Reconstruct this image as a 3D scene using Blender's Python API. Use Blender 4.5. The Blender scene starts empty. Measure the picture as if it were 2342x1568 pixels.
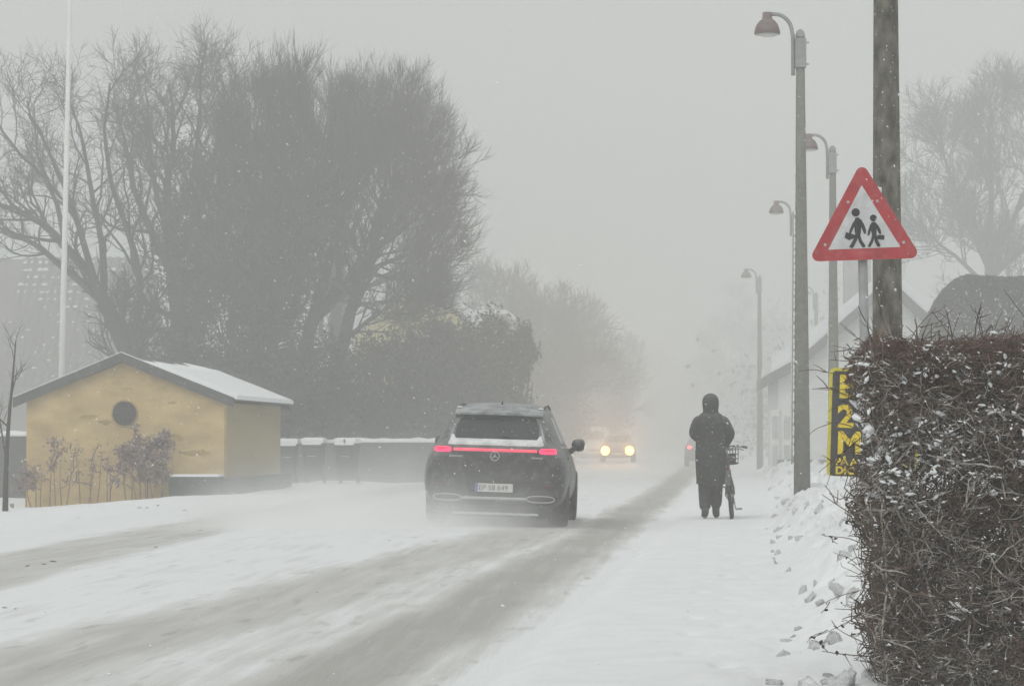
import bpy, bmesh, math, random
import numpy as np
from mathutils import Vector, Matrix, Euler
from mathutils.bvhtree import BVHTree
random.seed(7)
RNG = np.random.default_rng(11)
S = bpy.context.scene
COL = S.collection
R = math.radians

# ------------------------------------------------------------------ camera, world, sun, exposure
FPX, W0, H0 = 6000.0, 2342.0, 1568.0          # focal length and frame in measuring pixels
CAM_Z, VPX, HOR = 1.22, 1541.0, 1005.0
YAW = math.atan((VPX - W0 / 2) / FPX)
PITCH = math.atan((HOR - H0 / 2) / FPX)
cam_d = bpy.data.cameras.new('camera')
cam_d.sensor_width = 36.0
cam_d.lens = 36.0 * FPX / W0
cam_d.clip_start, cam_d.clip_end = 0.1, 5000.0
cam = bpy.data.objects.new('camera', cam_d)
cam.location = (0, 0, CAM_Z)
cam.rotation_euler = (math.pi / 2 + PITCH, 0, YAW)
COL.objects.link(cam)
S.camera = cam

w = bpy.data.worlds.new('World')
S.world = w
w.use_nodes = True
nt = w.node_tree
nt.nodes.clear()
sky = nt.nodes.new('ShaderNodeTexSky')
sky.sky_type = 'NISHITA'
sky.sun_disc = False
SUN_EL, SUN_AZ = R(48), R(200)
sky.sun_elevation, sky.sun_rotation = SUN_EL, SUN_AZ
sky.air_density, sky.dust_density = 1.0, 4.0
hs = nt.nodes.new('ShaderNodeHueSaturation')
hs.inputs['Saturation'].default_value = 0.06
tint = nt.nodes.new('ShaderNodeMix')
tint.data_type = 'RGBA'
tint.inputs[0].default_value = 0.7            # overcast: an even cloud layer over the clear sky
tint.inputs[7].default_value = (8.8, 9.05, 8.85, 1)
bg = nt.nodes.new('ShaderNodeBackground')
bg.inputs['Strength'].default_value = 0.075
wo = nt.nodes.new('ShaderNodeOutputWorld')
nt.links.new(sky.outputs[0], hs.inputs['Color'])
nt.links.new(hs.outputs[0], tint.inputs[6])
nt.links.new(tint.outputs[2], bg.inputs['Color'])
nt.links.new(bg.outputs[0], wo.inputs['Surface'])

sun_d = bpy.data.lights.new('sun', 'SUN')
sun_d.energy, sun_d.angle, sun_d.color = 0.9, R(50), (1.0, 0.985, 0.96)
sun = bpy.data.objects.new('sun', sun_d)
sun.rotation_euler = (math.pi / 2 - SUN_EL, 0, R(-20))
COL.objects.link(sun)

S.view_settings.view_transform = 'Standard'
S.view_settings.look = 'None'
S.view_settings.exposure = 0.06
S.view_settings.gamma = 1.0
S.cycles.use_denoising = True
S.cycles.volume_bounces = 3
S.cycles.max_bounces = 8
S.cycles.diffuse_bounces = 3
S.cycles.volume_step_rate = 1.0
S.cycles.volume_max_steps = 256

HAZE = 0.0058

# ------------------------------------------------------------------ placing helpers
RC = Euler(cam.rotation_euler).to_matrix()

def P(px, py, Y):
    """the point at depth Y that lies on the ray through measuring pixel (px, py)"""
    d = RC @ Vector(((px - W0 / 2) / FPX, -(py - H0 / 2) / FPX, -1.0))
    t = Y / d.y
    return Vector((d.x * t, Y, CAM_Z + d.z * t))

def G(px, py, z=0.0):
    d = RC @ Vector(((px - W0 / 2) / FPX, -(py - H0 / 2) / FPX, -1.0))
    t = (z - CAM_Z) / d.z
    return Vector((d.x * t, d.y * t, z))

def sm(x):
    x = np.clip(x, 0, 1)
    return x * x * (3 - 2 * x)

def vnoise(x, y, seed=0):
    xi, yi = np.floor(x).astype(np.int64), np.floor(y).astype(np.int64)
    fx, fy = x - xi, y - yi
    def h(a, b):
        n = (a * 374761393 + b * 668265263 + seed * 974711) & 0x7fffffff
        n = ((n ^ (n >> 13)) * 1274126177) & 0x7fffffff
        return ((n ^ (n >> 16)) & 0xffff) / 65535.0
    ux, uy = fx * fx * (3 - 2 * fx), fy * fy * (3 - 2 * fy)
    a = h(xi, yi) * (1 - ux) + h(xi + 1, yi) * ux
    b = h(xi, yi + 1) * (1 - ux) + h(xi + 1, yi + 1) * ux
    return a * (1 - uy) + b * uy

def fbm(x, y, o=4, seed=0):
    s, a, t = 0, 0.5, 0
    for k in range(o):
        s = s + a * vnoise(x * 2 ** k, y * 2 ** k, seed + k)
        t += a
        a *= 0.5
    return s / t

# ------------------------------------------------------------------ materials
def nodes_of(m):
    return m.node_tree.nodes, m.node_tree.links

def mat(name, c, rough=0.8, var=0.25, scale=6.0, c2=None, bump=0.0, bscale=None, metal=0.0, emit=None, es=0.0,
        spec=0.3, stretch=None, lo=0.35, hi=0.65):
    m = bpy.data.materials.new(name)
    m.use_nodes = True
    N, L = nodes_of(m)
    b = N['Principled BSDF']
    b.inputs['Roughness'].default_value = rough
    b.inputs['Metallic'].default_value = metal
    b.inputs['Specular IOR Level'].default_value = spec
    tc = N.new('ShaderNodeTexCoord')
    src = tc.outputs['Object']
    if stretch:
        mp = N.new('ShaderNodeMapping')
        mp.inputs['Scale'].default_value = stretch
        L.new(src, mp.inputs['Vector'])
        src = mp.outputs[0]
    nz = N.new('ShaderNodeTexNoise')
    nz.inputs['Scale'].default_value = scale
    nz.inputs['Detail'].default_value = 5
    nz.inputs['Roughness'].default_value = 0.6
    L.new(src, nz.inputs['Vector'])
    rp = N.new('ShaderNodeValToRGB')
    rp.color_ramp.elements[0].position, rp.color_ramp.elements[1].position = lo, hi
    a = [max(0, v * (1 - var)) for v in c]
    d = list(c2) if c2 else [min(1, v * (1 + var)) for v in c]
    rp.color_ramp.elements[0].color = (*a, 1)
    rp.color_ramp.elements[1].color = (*d, 1)
    L.new(nz.outputs['Fac'], rp.inputs['Fac'])
    L.new(rp.outputs[0], b.inputs['Base Color'])
    if bump:
        bz = N.new('ShaderNodeTexNoise')
        bz.inputs['Scale'].default_value = bscale or scale * 6
        bz.inputs['Detail'].default_value = 4
        L.new(src, bz.inputs['Vector'])
        bp = N.new('ShaderNodeBump')
        bp.inputs['Strength'].default_value = bump
        bp.inputs['Distance'].default_value = 0.02
        L.new(bz.outputs['Fac'], bp.inputs['Height'])
        L.new(bp.outputs[0], b.inputs['Normal'])
    if emit:
        b.inputs['Emission Color'].default_value = (*emit, 1)
        b.inputs['Emission Strength'].default_value = es
    return m

def frosted(name, c, frost=(0.62, 0.63, 0.63), amount=0.5, scale=5.0, rough=0.4, up=0.5, spec=0.4):
    """a surface dusted with blown snow: noise patches, more of them where it faces up"""
    m = mat(name, c, rough, 0.15, scale, spec=spec)
    N, L = nodes_of(m)
    b = N['Principled BSDF']
    old = b.inputs['Base Color'].links[0].from_socket
    ge = N.new('ShaderNodeNewGeometry')
    sx = N.new('ShaderNodeSeparateXYZ')
    L.new(ge.outputs['Normal'], sx.inputs[0])
    tc = N.new('ShaderNodeTexCoord')
    nz = N.new('ShaderNodeTexNoise')
    nz.inputs['Scale'].default_value = scale * 2.3
    nz.inputs['Detail'].default_value = 7
    nz.inputs['Roughness'].default_value = 0.7
    L.new(tc.outputs['Object'], nz.inputs['Vector'])
    ma = N.new('ShaderNodeMath'); ma.operation = 'MULTIPLY_ADD'
    ma.inputs[1].default_value = up
    L.new(sx.outputs['Z'], ma.inputs[0]); L.new(nz.outputs['Fac'], ma.inputs[2])
    mr = N.new('ShaderNodeMapRange')
    mr.inputs[1].default_value, mr.inputs[2].default_value = 0.48, 0.95
    mr.inputs[3].default_value, mr.inputs[4].default_value = 0.0, amount
    L.new(ma.outputs[0], mr.inputs[0])
    mx = N.new('ShaderNodeMix'); mx.data_type = 'RGBA'
    L.new(mr.outputs[0], mx.inputs[0]); L.new(old, mx.inputs[6])
    mx.inputs[7].default_value = (*frost, 1)
    L.new(mx.outputs[2], b.inputs['Base Color'])
    return m

M = {}
M['snow'] = mat('snow', (0.80, 0.82, 0.83), 0.9, 0.03, 3.0, bump=0.25, bscale=30, spec=0.1)
M['snow_clump'] = mat('snow_clump', (0.78, 0.80, 0.81), 0.9, 0.06, 20.0, spec=0.1)
M['snow_chunk'] = mat('snow_chunk', (0.64, 0.645, 0.645), 0.95, 0.10, 2.2, c2=(0.78, 0.79, 0.795), bump=0.9, bscale=10, spec=0.05)
M['clod'] = mat('dirty_clod', (0.16, 0.15, 0.14), 0.95, 0.4, 20)
M['concrete'] = frosted('weathered_concrete', (0.17, 0.165, 0.145), (0.5, 0.5, 0.48), 0.30, 9.0, 0.9, 0.1, 0.1)
M['concrete_dark'] = mat('dark_concrete', (0.085, 0.078, 0.06), 0.95, 0.45, 10.0, c2=(0.19, 0.18, 0.15), bump=0.5, bscale=60, spec=0.1, stretch=(1, 1, 0.5))
M['lamp_arm'] = mat('lamp_arm', (0.26, 0.27, 0.26), 0.6, 0.15, 10)
M['lamp_hood'] = frosted('lamp_hood', (0.13, 0.085, 0.08), (0.45, 0.42, 0.42), 0.35, 6.0, 0.6, 0.25)
M['lamp_glass'] = mat('lamp_glass', (0.55, 0.56, 0.54), 0.3, 0.05, 10)
M['galv'] = frosted('galvanised', (0.27, 0.28, 0.28), (0.6, 0.6, 0.6), 0.3, 8.0, 0.5, 0.1)
M['bolt'] = mat('bolt', (0.45, 0.43, 0.42), 0.5, 0.2, 30)
M['sign_red'] = frosted('sign_red', (0.37, 0.024, 0.031), (0.60, 0.40, 0.40), 0.32, 6.0, 0.5, 0.0, 0.3)
M['sign_white'] = frosted('sign_white', (0.50, 0.51, 0.51), (0.72, 0.72, 0.72), 0.5, 7.0, 0.5, 0.0)
M['sign_black'] = mat('sign_black', (0.022, 0.022, 0.024), 0.5, 0.6, 40, lo=0.4, hi=0.8)
M['board_black'] = mat('board_black', (0.028, 0.027, 0.03), 0.5, 0.3, 10)
M['board_yellow'] = mat('board_yellow', (0.72, 0.54, 0.015), 0.5, 0.15, 10)
M['board_yellow_edge'] = mat('board_yellow_edge', (0.58, 0.50, 0.04), 0.5, 0.15, 10)
M['bark'] = mat('bark', (0.034, 0.032, 0.027), 0.95, 0.35, 4.0)
M['twig'] = mat('twig', (0.034, 0.032, 0.028), 0.95, 0.3, 4.0)
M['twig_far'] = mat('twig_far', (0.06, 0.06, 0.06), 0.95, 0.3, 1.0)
M['evergreen'] = mat('evergreen', (0.028, 0.034, 0.026), 0.9, 0.4, 1.2)
M['bush_brown'] = mat('bush_brown', (0.045, 0.037, 0.034), 0.9, 0.35, 1.2)
M['ivy'] = mat('ivy', (0.030, 0.034, 0.026), 0.85, 0.4, 0.8)
M['hedge_twig'] = mat('hedge_twig', (0.066, 0.043, 0.031), 0.9, 0.4, 7.0, c2=(0.18, 0.132, 0.10))
M['hedge_grey'] = mat('hedge_grey', (0.14, 0.112, 0.090), 0.9, 0.4, 14.0, c2=(0.52, 0.485, 0.445), lo=.38, hi=.62)
M['hedge_red'] = mat('hedge_red', (0.125, 0.072, 0.054), 0.9, 0.35, 9.0, c2=(0.26, 0.165, 0.13))
M['bud'] = mat('bud', (0.035, 0.03, 0.03), 0.9, 0.4, 20)
M['hedge_leaf'] = mat('hedge_leaf', (0.12, 0.075, 0.05), 0.9, 0.5, 9.0)
M['plaster'] = mat('ochre_plaster', (0.48, 0.345, 0.16), 0.95, 0.20, 1.1, c2=(0.63, 0.48, 0.245), bump=0.15, bscale=25, spec=0.1, lo=0.3, hi=0.7, stretch=(1, 1, 2.0))
M['plaster_stain'] = mat('plaster_stain', (0.36, 0.26, 0.10), 0.95, 0.2, 4)
M['plaster_shaded'] = mat('shaded_plaster', (0.36, 0.295, 0.175), 0.95, 0.12, 0.8, c2=(0.45, 0.375, 0.23), spec=0.1, stretch=(1, .1, 1))
M['fascia'] = frosted('fascia', (0.075, 0.075, 0.075), (0.5, 0.5, 0.5), 0.2, 4, 0.7, 0.2)
M['plinth'] = frosted('plinth', (0.05, 0.052, 0.054), (0.4, 0.4, 0.4), 0.3, 3, 0.8, 0.2)
M['dark_metal'] = mat('dark_metal', (0.06, 0.055, 0.055), 0.6, 0.3, 30)
M['stem'] = mat('dry_stem', (0.20, 0.13, 0.11), 0.95, 0.3, 10)
M['dry_leaf'] = mat('dry_leaf', (0.27, 0.19, 0.185), 0.95, 0.4, 6.0)
M['bin'] = frosted('bin', (0.030, 0.037, 0.045), (0.5, 0.5, 0.5), 0.2, 4, 0.5, 0.2)
M['label'] = mat('bin_label', (0.62, 0.62, 0.62), 0.6, 0.15, 30)
M['wall_low'] = frosted('low_wall', (0.095, 0.095, 0.09), (0.4, 0.4, 0.4), 0.3, 3, 0.9, 0.1)
M['white_paint'] = mat('white_paint', (0.74, 0.74, 0.72), 0.6, 0.05, 3)
M['house_white'] = mat('limewash', (0.72, 0.73, 0.72), 0.9, 0.05, 1.2, spec=0.1)
M['panel_grey'] = mat('panel_grey', (0.48, 0.48, 0.47), 0.8, 0.1, 3)
M['house_grey'] = mat('grey_fascia', (0.17, 0.17, 0.17), 0.8, 0.15, 3)
M['house_yellow'] = mat('pale_yellow_wall', (0.60, 0.52, 0.22), 0.9, 0.08, 1)
M['roof_tile'] = mat('roof_tile', (0.13, 0.105, 0.10), 0.85, 0.3, 1.5)
M['brick_wall'] = mat('dull_wall', (0.16, 0.13, 0.11), 0.9, 0.2, 3)
M['chimney'] = mat('chimney', (0.42, 0.41, 0.40), 0.9, 0.15, 3)
M['glass_dark'] = mat('dark_glass', (0.02, 0.022, 0.024), 0.15, 0.2, 3, spec=0.5)
M['car_black'] = frosted('dirty_black_paint', (0.020, 0.020, 0.021), (0.40, 0.41, 0.40), 0.52, 3.4, 0.38, 0.32, 0.35)
M['car_trim'] = frosted('car_trim', (0.02, 0.02, 0.02), (0.34, 0.34, 0.34), 0.35, 5, 0.6, 0.2, 0.2)
M['tyre'] = frosted('tyre', (0.018, 0.018, 0.018), (0.45, 0.45, 0.45), 0.35, 9, 0.9, 0.2, 0.2)
M['rim'] = mat('rim', (0.22, 0.22, 0.22), 0.4, 0.2, 8, metal=0.6)
M['chrome'] = frosted('chrome_dirty', (0.40, 0.41, 0.41), (0.55, 0.55, 0.55), 0.5, 6, 0.35, 0.1)
M['plate'] = mat('plate_white', (0.62, 0.62, 0.60), 0.5, 0.08, 20)
M['plate_blue'] = mat('plate_blue', (0.10, 0.12, 0.35), 0.5, 0.1, 20)
M['ink'] = mat('ink', (0.03, 0.03, 0.035), 0.6, 0.2, 30)
M['car_snow'] = mat('car_snow', (0.66, 0.68, 0.68), 0.9, 0.16, 8, spec=0.1)
M['car_frost'] = mat('car_frost', (0.30, 0.315, 0.32), 0.8, 0.35, 6, spec=0.2)
M['tail_red'] = mat('tail_red', (0.5, 0.02, 0.06), 0.4, 0.1, 10, emit=(1.0, 0.035, 0.17), es=1.15)
M['tail_core'] = mat('tail_core', (0.4, 0.01, 0.03), 0.4, 0.1, 10, emit=(1.0, 0.0, 0.05), es=0.42)
M['bar_red'] = mat('bar_red', (0.45, 0.12, 0.14), 0.5, 0.2, 4, emit=(1.0, 0.035, 0.12), es=0.8)
M['reflector'] = mat('reflector', (0.16, 0.02, 0.025), 0.4, 0.2, 10)
M['tail_far'] = mat('tail_far', (0.5, 0.02, 0.02), 0.4, 0.1, 10, emit=(1.0, 0.06, 0.06), es=7.0)
M['head_on'] = mat('head_on', (0.9, 0.8, 0.6), 0.4, 0.05, 10, emit=(1.0, 0.43, 0.06), es=17.0)
M['head_small'] = mat('head_small', (0.9, 0.9, 0.9), 0.4, 0.05, 10, emit=(1.0, 0.92, 0.85), es=6.0)
M['car_grey'] = frosted('car_grey', (0.10, 0.10, 0.10), (0.5, 0.5, 0.5), 0.4, 3, 0.4)
M['van_white'] = mat('van_white', (0.66, 0.67, 0.66), 0.5, 0.05, 3)
M['coat'] = frosted('dark_coat', (0.024, 0.026, 0.025), (0.34, 0.34, 0.34), 0.32, 8, 0.95, 0.35, 0.1)
M['trousers'] = frosted('trousers', (0.028, 0.029, 0.029), (0.35, 0.35, 0.35), 0.35, 8, 0.95, 0.1, 0.1)
M['boot'] = frosted('boot', (0.03, 0.03, 0.03), (0.5, 0.5, 0.5), 0.5, 10, 0.9, 0.3, 0.1)
M['skin'] = mat('skin', (0.42, 0.27, 0.20), 0.6, 0.08, 10)
M['hair'] = mat('hair', (0.05, 0.035, 0.025), 0.7, 0.2, 30)
M['glove'] = mat('glove', (0.03, 0.03, 0.03), 0.9, 0.2, 20)
M['bike'] = frosted('bike_frame', (0.03, 0.032, 0.034), (0.5, 0.5, 0.5), 0.35, 10, 0.5, 0.2)
M['bike_metal'] = mat('bike_metal', (0.30, 0.31, 0.32), 0.4, 0.2, 20, metal=0.4)
M['basket'] = mat('basket', (0.035, 0.034, 0.032), 0.9, 0.3, 20)
M['stone'] = mat('stone', (0.28, 0.28, 0.27), 0.9, 0.2, 8)
M['flake'] = mat('flake', (0.85, 0.86, 0.87), 0.9, 0.02, 3, spec=0.1)

# road snow: packed grey slush where the vertex mask says so, broken up by streaky noise
def road_material():
    m = bpy.data.materials.new('packed_road_snow')
    m.use_nodes = True
    N, L = nodes_of(m)
    b = N['Principled BSDF']
    b.inputs['Roughness'].default_value = 0.85
    b.inputs['Specular IOR Level'].default_value = 0.12
    at = N.new('ShaderNodeAttribute'); at.attribute_name = 'slush'
    tc = N.new('ShaderNodeTexCoord')
    mp = N.new('ShaderNodeMapping'); mp.inputs['Scale'].default_value = (4.6, 0.24, 1)
    L.new(tc.outputs['Object'], mp.inputs['Vector'])
    nz = N.new('ShaderNodeTexNoise'); nz.inputs['Scale'].default_value = 1.6
    nz.inputs['Detail'].default_value = 7; nz.inputs['Roughness'].default_value = 0.62
    L.new(mp.outputs[0], nz.inputs['Vector'])
    n2 = N.new('ShaderNodeTexNoise'); n2.inputs['Scale'].default_value = 1.1
    n2.inputs['Detail'].default_value = 6
    mp2 = N.new('ShaderNodeMapping'); mp2.inputs['Scale'].default_value = (1.5, 0.45, 1)
    mp2.inputs['Rotation'].default_value = (0, 0, R(-28))
    L.new(tc.outputs['Object'], mp2.inputs['Vector']); L.new(mp2.outputs[0], n2.inputs['Vector'])
    a1 = N.new('ShaderNodeMath'); a1.operation = 'MULTIPLY_ADD'
    a1.inputs[1].default_value = 0.9
    s1 = N.new('ShaderNodeMath'); s1.operation = 'SUBTRACT'; s1.inputs[1].default_value = 0.5
    L.new(nz.outputs['Fac'], s1.inputs[0])
    L.new(s1.outputs[0], a1.inputs[0]); L.new(at.outputs['Fac'], a1.inputs[2])
    a2 = N.new('ShaderNodeMath'); a2.operation = 'MULTIPLY_ADD'; a2.inputs[1].default_value = 0.55
    s2 = N.new('ShaderNodeMath'); s2.operation = 'SUBTRACT'; s2.inputs[1].default_value = 0.5
    L.new(n2.outputs['Fac'], s2.inputs[0]); L.new(s2.outputs[0], a2.inputs[0]); L.new(a1.outputs[0], a2.inputs[2])
    mp3 = N.new('ShaderNodeMapping'); mp3.inputs['Scale'].default_value = (5.5, 1.0, 1)
    mp3.inputs['Rotation'].default_value = (0, 0, R(-6))
    L.new(tc.outputs['Object'], mp3.inputs['Vector'])
    n3 = N.new('ShaderNodeTexNoise'); n3.inputs['Scale'].default_value = 1.3; n3.inputs['Detail'].default_value = 3
    L.new(mp3.outputs[0], n3.inputs['Vector'])
    th = N.new('ShaderNodeMapRange'); th.inputs[1].default_value, th.inputs[2].default_value = .60, .72
    th.inputs[3].default_value, th.inputs[4].default_value = 0, .34
    L.new(n3.outputs['Fac'], th.inputs[0])
    on = N.new('ShaderNodeMath'); on.operation = 'MULTIPLY'
    gt = N.new('ShaderNodeMapRange'); gt.inputs[1].default_value, gt.inputs[2].default_value = .02, .14
    L.new(at.outputs['Fac'], gt.inputs[0]); L.new(th.outputs[0], on.inputs[0]); L.new(gt.outputs[0], on.inputs[1])
    a3 = N.new('ShaderNodeMath'); a3.operation = 'ADD'
    L.new(a2.outputs[0], a3.inputs[0]); L.new(on.outputs[0], a3.inputs[1]); a2 = a3
    rp = N.new('ShaderNodeValToRGB')
    e = rp.color_ramp.elements
    e[0].position, e[0].color = 0.12, (0.80, 0.82, 0.83, 1)
    e[1].position, e[1].color = 1.0, (0.43, 0.425, 0.405, 1)
    k = rp.color_ramp.elements.new(0.45); k.color = (0.62, 0.62, 0.605, 1)
    L.new(a2.outputs[0], rp.inputs['Fac']); L.new(rp.outputs[0], b.inputs['Base Color'])
    bz = N.new('ShaderNodeTexNoise'); bz.inputs['Scale'].default_value = 14; bz.inputs['Detail'].default_value = 4
    L.new(mp.outputs[0], bz.inputs['Vector'])
    bp = N.new('ShaderNodeBump'); bp.inputs['Strength'].default_value = 0.35; bp.inputs['Distance'].default_value = 0.02
    L.new(bz.outputs['Fac'], bp.inputs['Height']); L.new(bp.outputs[0], b.inputs['Normal'])
    return m
M['road'] = road_material()

# ------------------------------------------------------------------ mesh helpers
class MB:
    def __init__(s):
        s.v, s.f, s.mi = [], [], []
        s.m = 0
    def add(s, vs, fs):
        o = len(s.v)
        s.v += [tuple(v) for v in vs]
        for f in fs:
            s.f.append(tuple(i + o for i in f)); s.mi.append(s.m)
        return s
    def box(s, c, d, rot=None, taper=1.0):
        x, y, z = d[0] / 2, d[1] / 2, d[2] / 2
        vs = [Vector((sx * x * (taper if sz > 0 else 1), sy * y * (taper if sz > 0 else 1), sz * z)) for sz in (-1, 1) for sx, sy in ((-1, -1), (1, -1), (1, 1), (-1, 1))]
        if rot: vs = [Euler(rot).to_matrix() @ v for v in vs]
        vs = [v + Vector(c) for v in vs]
        return s.add(vs, [(3, 2, 1, 0), (4, 5, 6, 7), (0, 1, 5, 4), (1, 2, 6, 5), (2, 3, 7, 6), (3, 0, 4, 7)])
    def tube(s, pts, rad, n=8, cap=True):
        pts = [Vector(p) for p in pts]
        if not hasattr(rad, '__len__'): rad = [rad] * len(pts)
        vs, fs = [], []
        ref = None
        for i, p in enumerate(pts):
            t = (pts[min(i + 1, len(pts) - 1)] - pts[max(i - 1, 0)]).normalized()
            if ref is None: ref = t.orthogonal()
            u = (ref - t * ref.dot(t)).normalized(); ref = u
            q = t.cross(u)
            for k in range(n):
                a = 2 * math.pi * k / n
                vs.append(p + (u * math.cos(a) + q * math.sin(a)) * rad[i])
        for i in range(len(pts) - 1):
            for k in range(n):
                k2 = (k + 1) % n
                fs.append((i * n + k, i * n + k2, (i + 1) * n + k2, (i + 1) * n + k))
        if cap:
            fs.append(tuple(range(n - 1, -1, -1)))
            fs.append(tuple((len(pts) - 1) * n + k for k in range(n)))
        return s.add(vs, fs)
    def lathe(s, prof, c=(0, 0, 0), n=16, sx=1, sy=1):
        vs, fs = [], []
        for r, z in prof:
            for k in range(n):
                a = 2 * math.pi * k / n
                vs.append((c[0] + r * sx * math.cos(a), c[1] + r * sy * math.sin(a), c[2] + z))
        for i in range(len(prof) - 1):
            for k in range(n):
                k2 = (k + 1) % n
                fs.append((i * n + k, i * n + k2, (i + 1) * n + k2, (i + 1) * n + k))
        fs.append(tuple(range(n - 1, -1, -1)))
        fs.append(tuple((len(prof) - 1) * n + k for k in range(n)))
        return s.add(vs, fs)
    def prism(s, poly, y0, y1):
        """polygon in x,z (counter-clockwise seen from -y) extruded from y0 (front) to y1"""
        n = len(poly)
        vs = [(x, y0, z) for x, z in poly] + [(x, y1, z) for x, z in poly]
        fs = [tuple(range(n)), tuple(range(2 * n - 1, n - 1, -1))]
        for i in range(n):
            j = (i + 1) % n
            fs.append((i, i + n, j + n, j))
        return s.add(vs, fs)
    def rings(s, rr, cap=True):
        n = len(rr[0])
        vs = [p for r in rr for p in r]
        fs = []
        for i in range(len(rr) - 1):
            for k in range(n):
                k2 = (k + 1) % n
                fs.append((i * n + k, i * n + k2, (i + 1) * n + k2, (i + 1) * n + k))
        if cap:
            fs.append(tuple(range(n - 1, -1, -1)))
            fs.append(tuple((len(rr) - 1) * n + k for k in range(n)))
        return s.add(vs, fs)
    def build(s, name, m, parent=None, world=False, smooth=False, fix=True):
        me = bpy.data.meshes.new(name)
        off = Vector((0, 0, 0))
        if world:
            q = parent
            while q: off += q.location; q = q.parent
        me.from_pydata([tuple(Vector(v) - off) for v in s.v], [], s.f)
        for x in (m if isinstance(m, (list, tuple)) else [m]): me.materials.append(x)
        if isinstance(m, (list, tuple)): me.polygons.foreach_set('material_index', s.mi)
        if fix:
            bm = bmesh.new(); bm.from_mesh(me)
            bmesh.ops.recalc_face_normals(bm, faces=bm.faces)
            bm.to_mesh(me); bm.free()
        if smooth: me.polygons.foreach_set('use_smooth', [True] * len(me.polygons))
        o = bpy.data.objects.new(name, me)
        COL.objects.link(o)
        if parent: o.parent = parent
        return o

def np_mesh(name, V, F, m, parent=None, world=True, smooth=False, mi=None):
    me = bpy.data.meshes.new(name)
    V = np.asarray(V, dtype=np.float32).reshape(-1, 3)
    if world and parent:
        off = Vector((0, 0, 0)); q = parent
        while q: off += q.location; q = q.parent
        V = V - np.array(off, dtype=np.float32)
    F = np.asarray(F, dtype=np.int32)
    k = F.shape[1]
    me.vertices.add(len(V)); me.vertices.foreach_set('co', V.ravel())
    me.loops.add(F.size); me.loops.foreach_set('vertex_index', F.ravel())
    me.polygons.add(len(F))
    me.polygons.foreach_set('loop_start', np.arange(len(F), dtype=np.int32) * k)
    me.polygons.foreach_set('loop_total', np.full(len(F), k, dtype=np.int32))
    for x in (m if isinstance(m, (list, tuple)) else [m]): me.materials.append(x)
    if mi is not None: me.polygons.foreach_set('material_index', np.asarray(mi, dtype=np.int32))
    if smooth: me.polygons.foreach_set('use_smooth', np.ones(len(F), dtype=bool))
    me.update(calc_edges=True)
    o = bpy.data.objects.new(name, me)
    COL.objects.link(o)
    if parent: o.parent = parent
    return o

def tubes(paths, rads, n=3):
    N, K, _ = paths.shape
    t = np.empty_like(paths)
    t[:, 1:-1] = paths[:, 2:] - paths[:, :-2]
    t[:, 0] = paths[:, 1] - paths[:, 0]; t[:, -1] = paths[:, -1] - paths[:, -2]
    t /= np.linalg.norm(t, axis=2, keepdims=True) + 1e-9
    ref = np.zeros((N, 1, 3)); d = np.abs(t[:, 0])
    ref[np.arange(N), 0, d.argmin(axis=1)] = 1
    u = np.cross(t, np.broadcast_to(ref, t.shape)); u /= np.linalg.norm(u, axis=2, keepdims=True) + 1e-9
    q = np.cross(t, u)
    a = 2 * np.pi * np.arange(n) / n
    V = paths[:, :, None] + rads[:, :, None, None] * (u[:, :, None] * np.cos(a)[:, None] + q[:, :, None] * np.sin(a)[:, None])
    b = np.arange(N * K).reshape(N, K)[:, :-1, None] * n
    k = np.arange(n); k2 = (k + 1) % n
    F = np.stack([b + k, b + k2, b + n + k2, b + n + k], axis=-1).reshape(-1, 4)
    return V.reshape(-1, 3), F

def merge(parts):
    V, F, o = [], [], 0
    for v, f in parts:
        V.append(v); F.append(f + o); o += len(v)
    return np.concatenate(V), np.concatenate(F)

def thing(name, label, cat, loc=(0, 0, 0), rot=(0, 0, 0), group=None):
    o = bpy.data.objects.new(name, None)
    o.empty_display_size = 0.2
    o.location, o.rotation_euler = loc, rot
    COL.objects.link(o)
    return tag(o, label, cat, group)

def tag(o, label=None, cat=None, group=None, kind=None):
    if label: o['label'] = label
    if cat: o['category'] = cat
    if group: o['group'] = group
    if kind: o['kind'] = kind
    return o

def copy_tree(o, parent=None):
    c = o.copy(); COL.objects.link(c); c.parent = parent
    for ch in list(o.children): copy_tree(ch, c)
    return c

def text_obj(name, s, size, m, parent, loc, depth=0.002, sx=1.0, bold=0.0):
    cu = bpy.data.curves.new(name, 'FONT')
    cu.body, cu.size, cu.extrude, cu.offset = s, size, depth, bold
    o = bpy.data.objects.new(name, cu)
    COL.objects.link(o)
    bpy.context.view_layer.update()
    me = bpy.data.meshes.new_from_object(o.evaluated_get(bpy.context.evaluated_depsgraph_get()))
    bpy.data.objects.remove(o)
    me.materials.clear(); me.materials.append(m)
    q = bpy.data.objects.new(name, me)
    COL.objects.link(q)
    q.parent = parent
    q.location = loc
    q.rotation_euler = (math.pi / 2, 0, 0)
    q.scale = (sx, 1, 1)
    return q

# ------------------------------------------------------------------ ground, road, pavement, snow bank
XL = lambda Y: np.interp(Y, [8, 30, 46, 60, 100, 140, 260], [-7.3, -7.6, -8.5, -8.3, -7.2, -6.2, -4])
XC = lambda Y: np.interp(Y, [8, 13, 25.7, 50, 86, 120, 200, 260], [-1.12, -.93, -.47, .16, 1.1, 2.3, 4.2, 5.4])
XB = lambda Y: np.interp(Y, [8, 13, 20, 30, 42, 60, 80, 100, 120, 260], [.36, .5, .84, 1.06, 1.45, 2.1, 2.5, 3.1, 4.0, 7.6])

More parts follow.
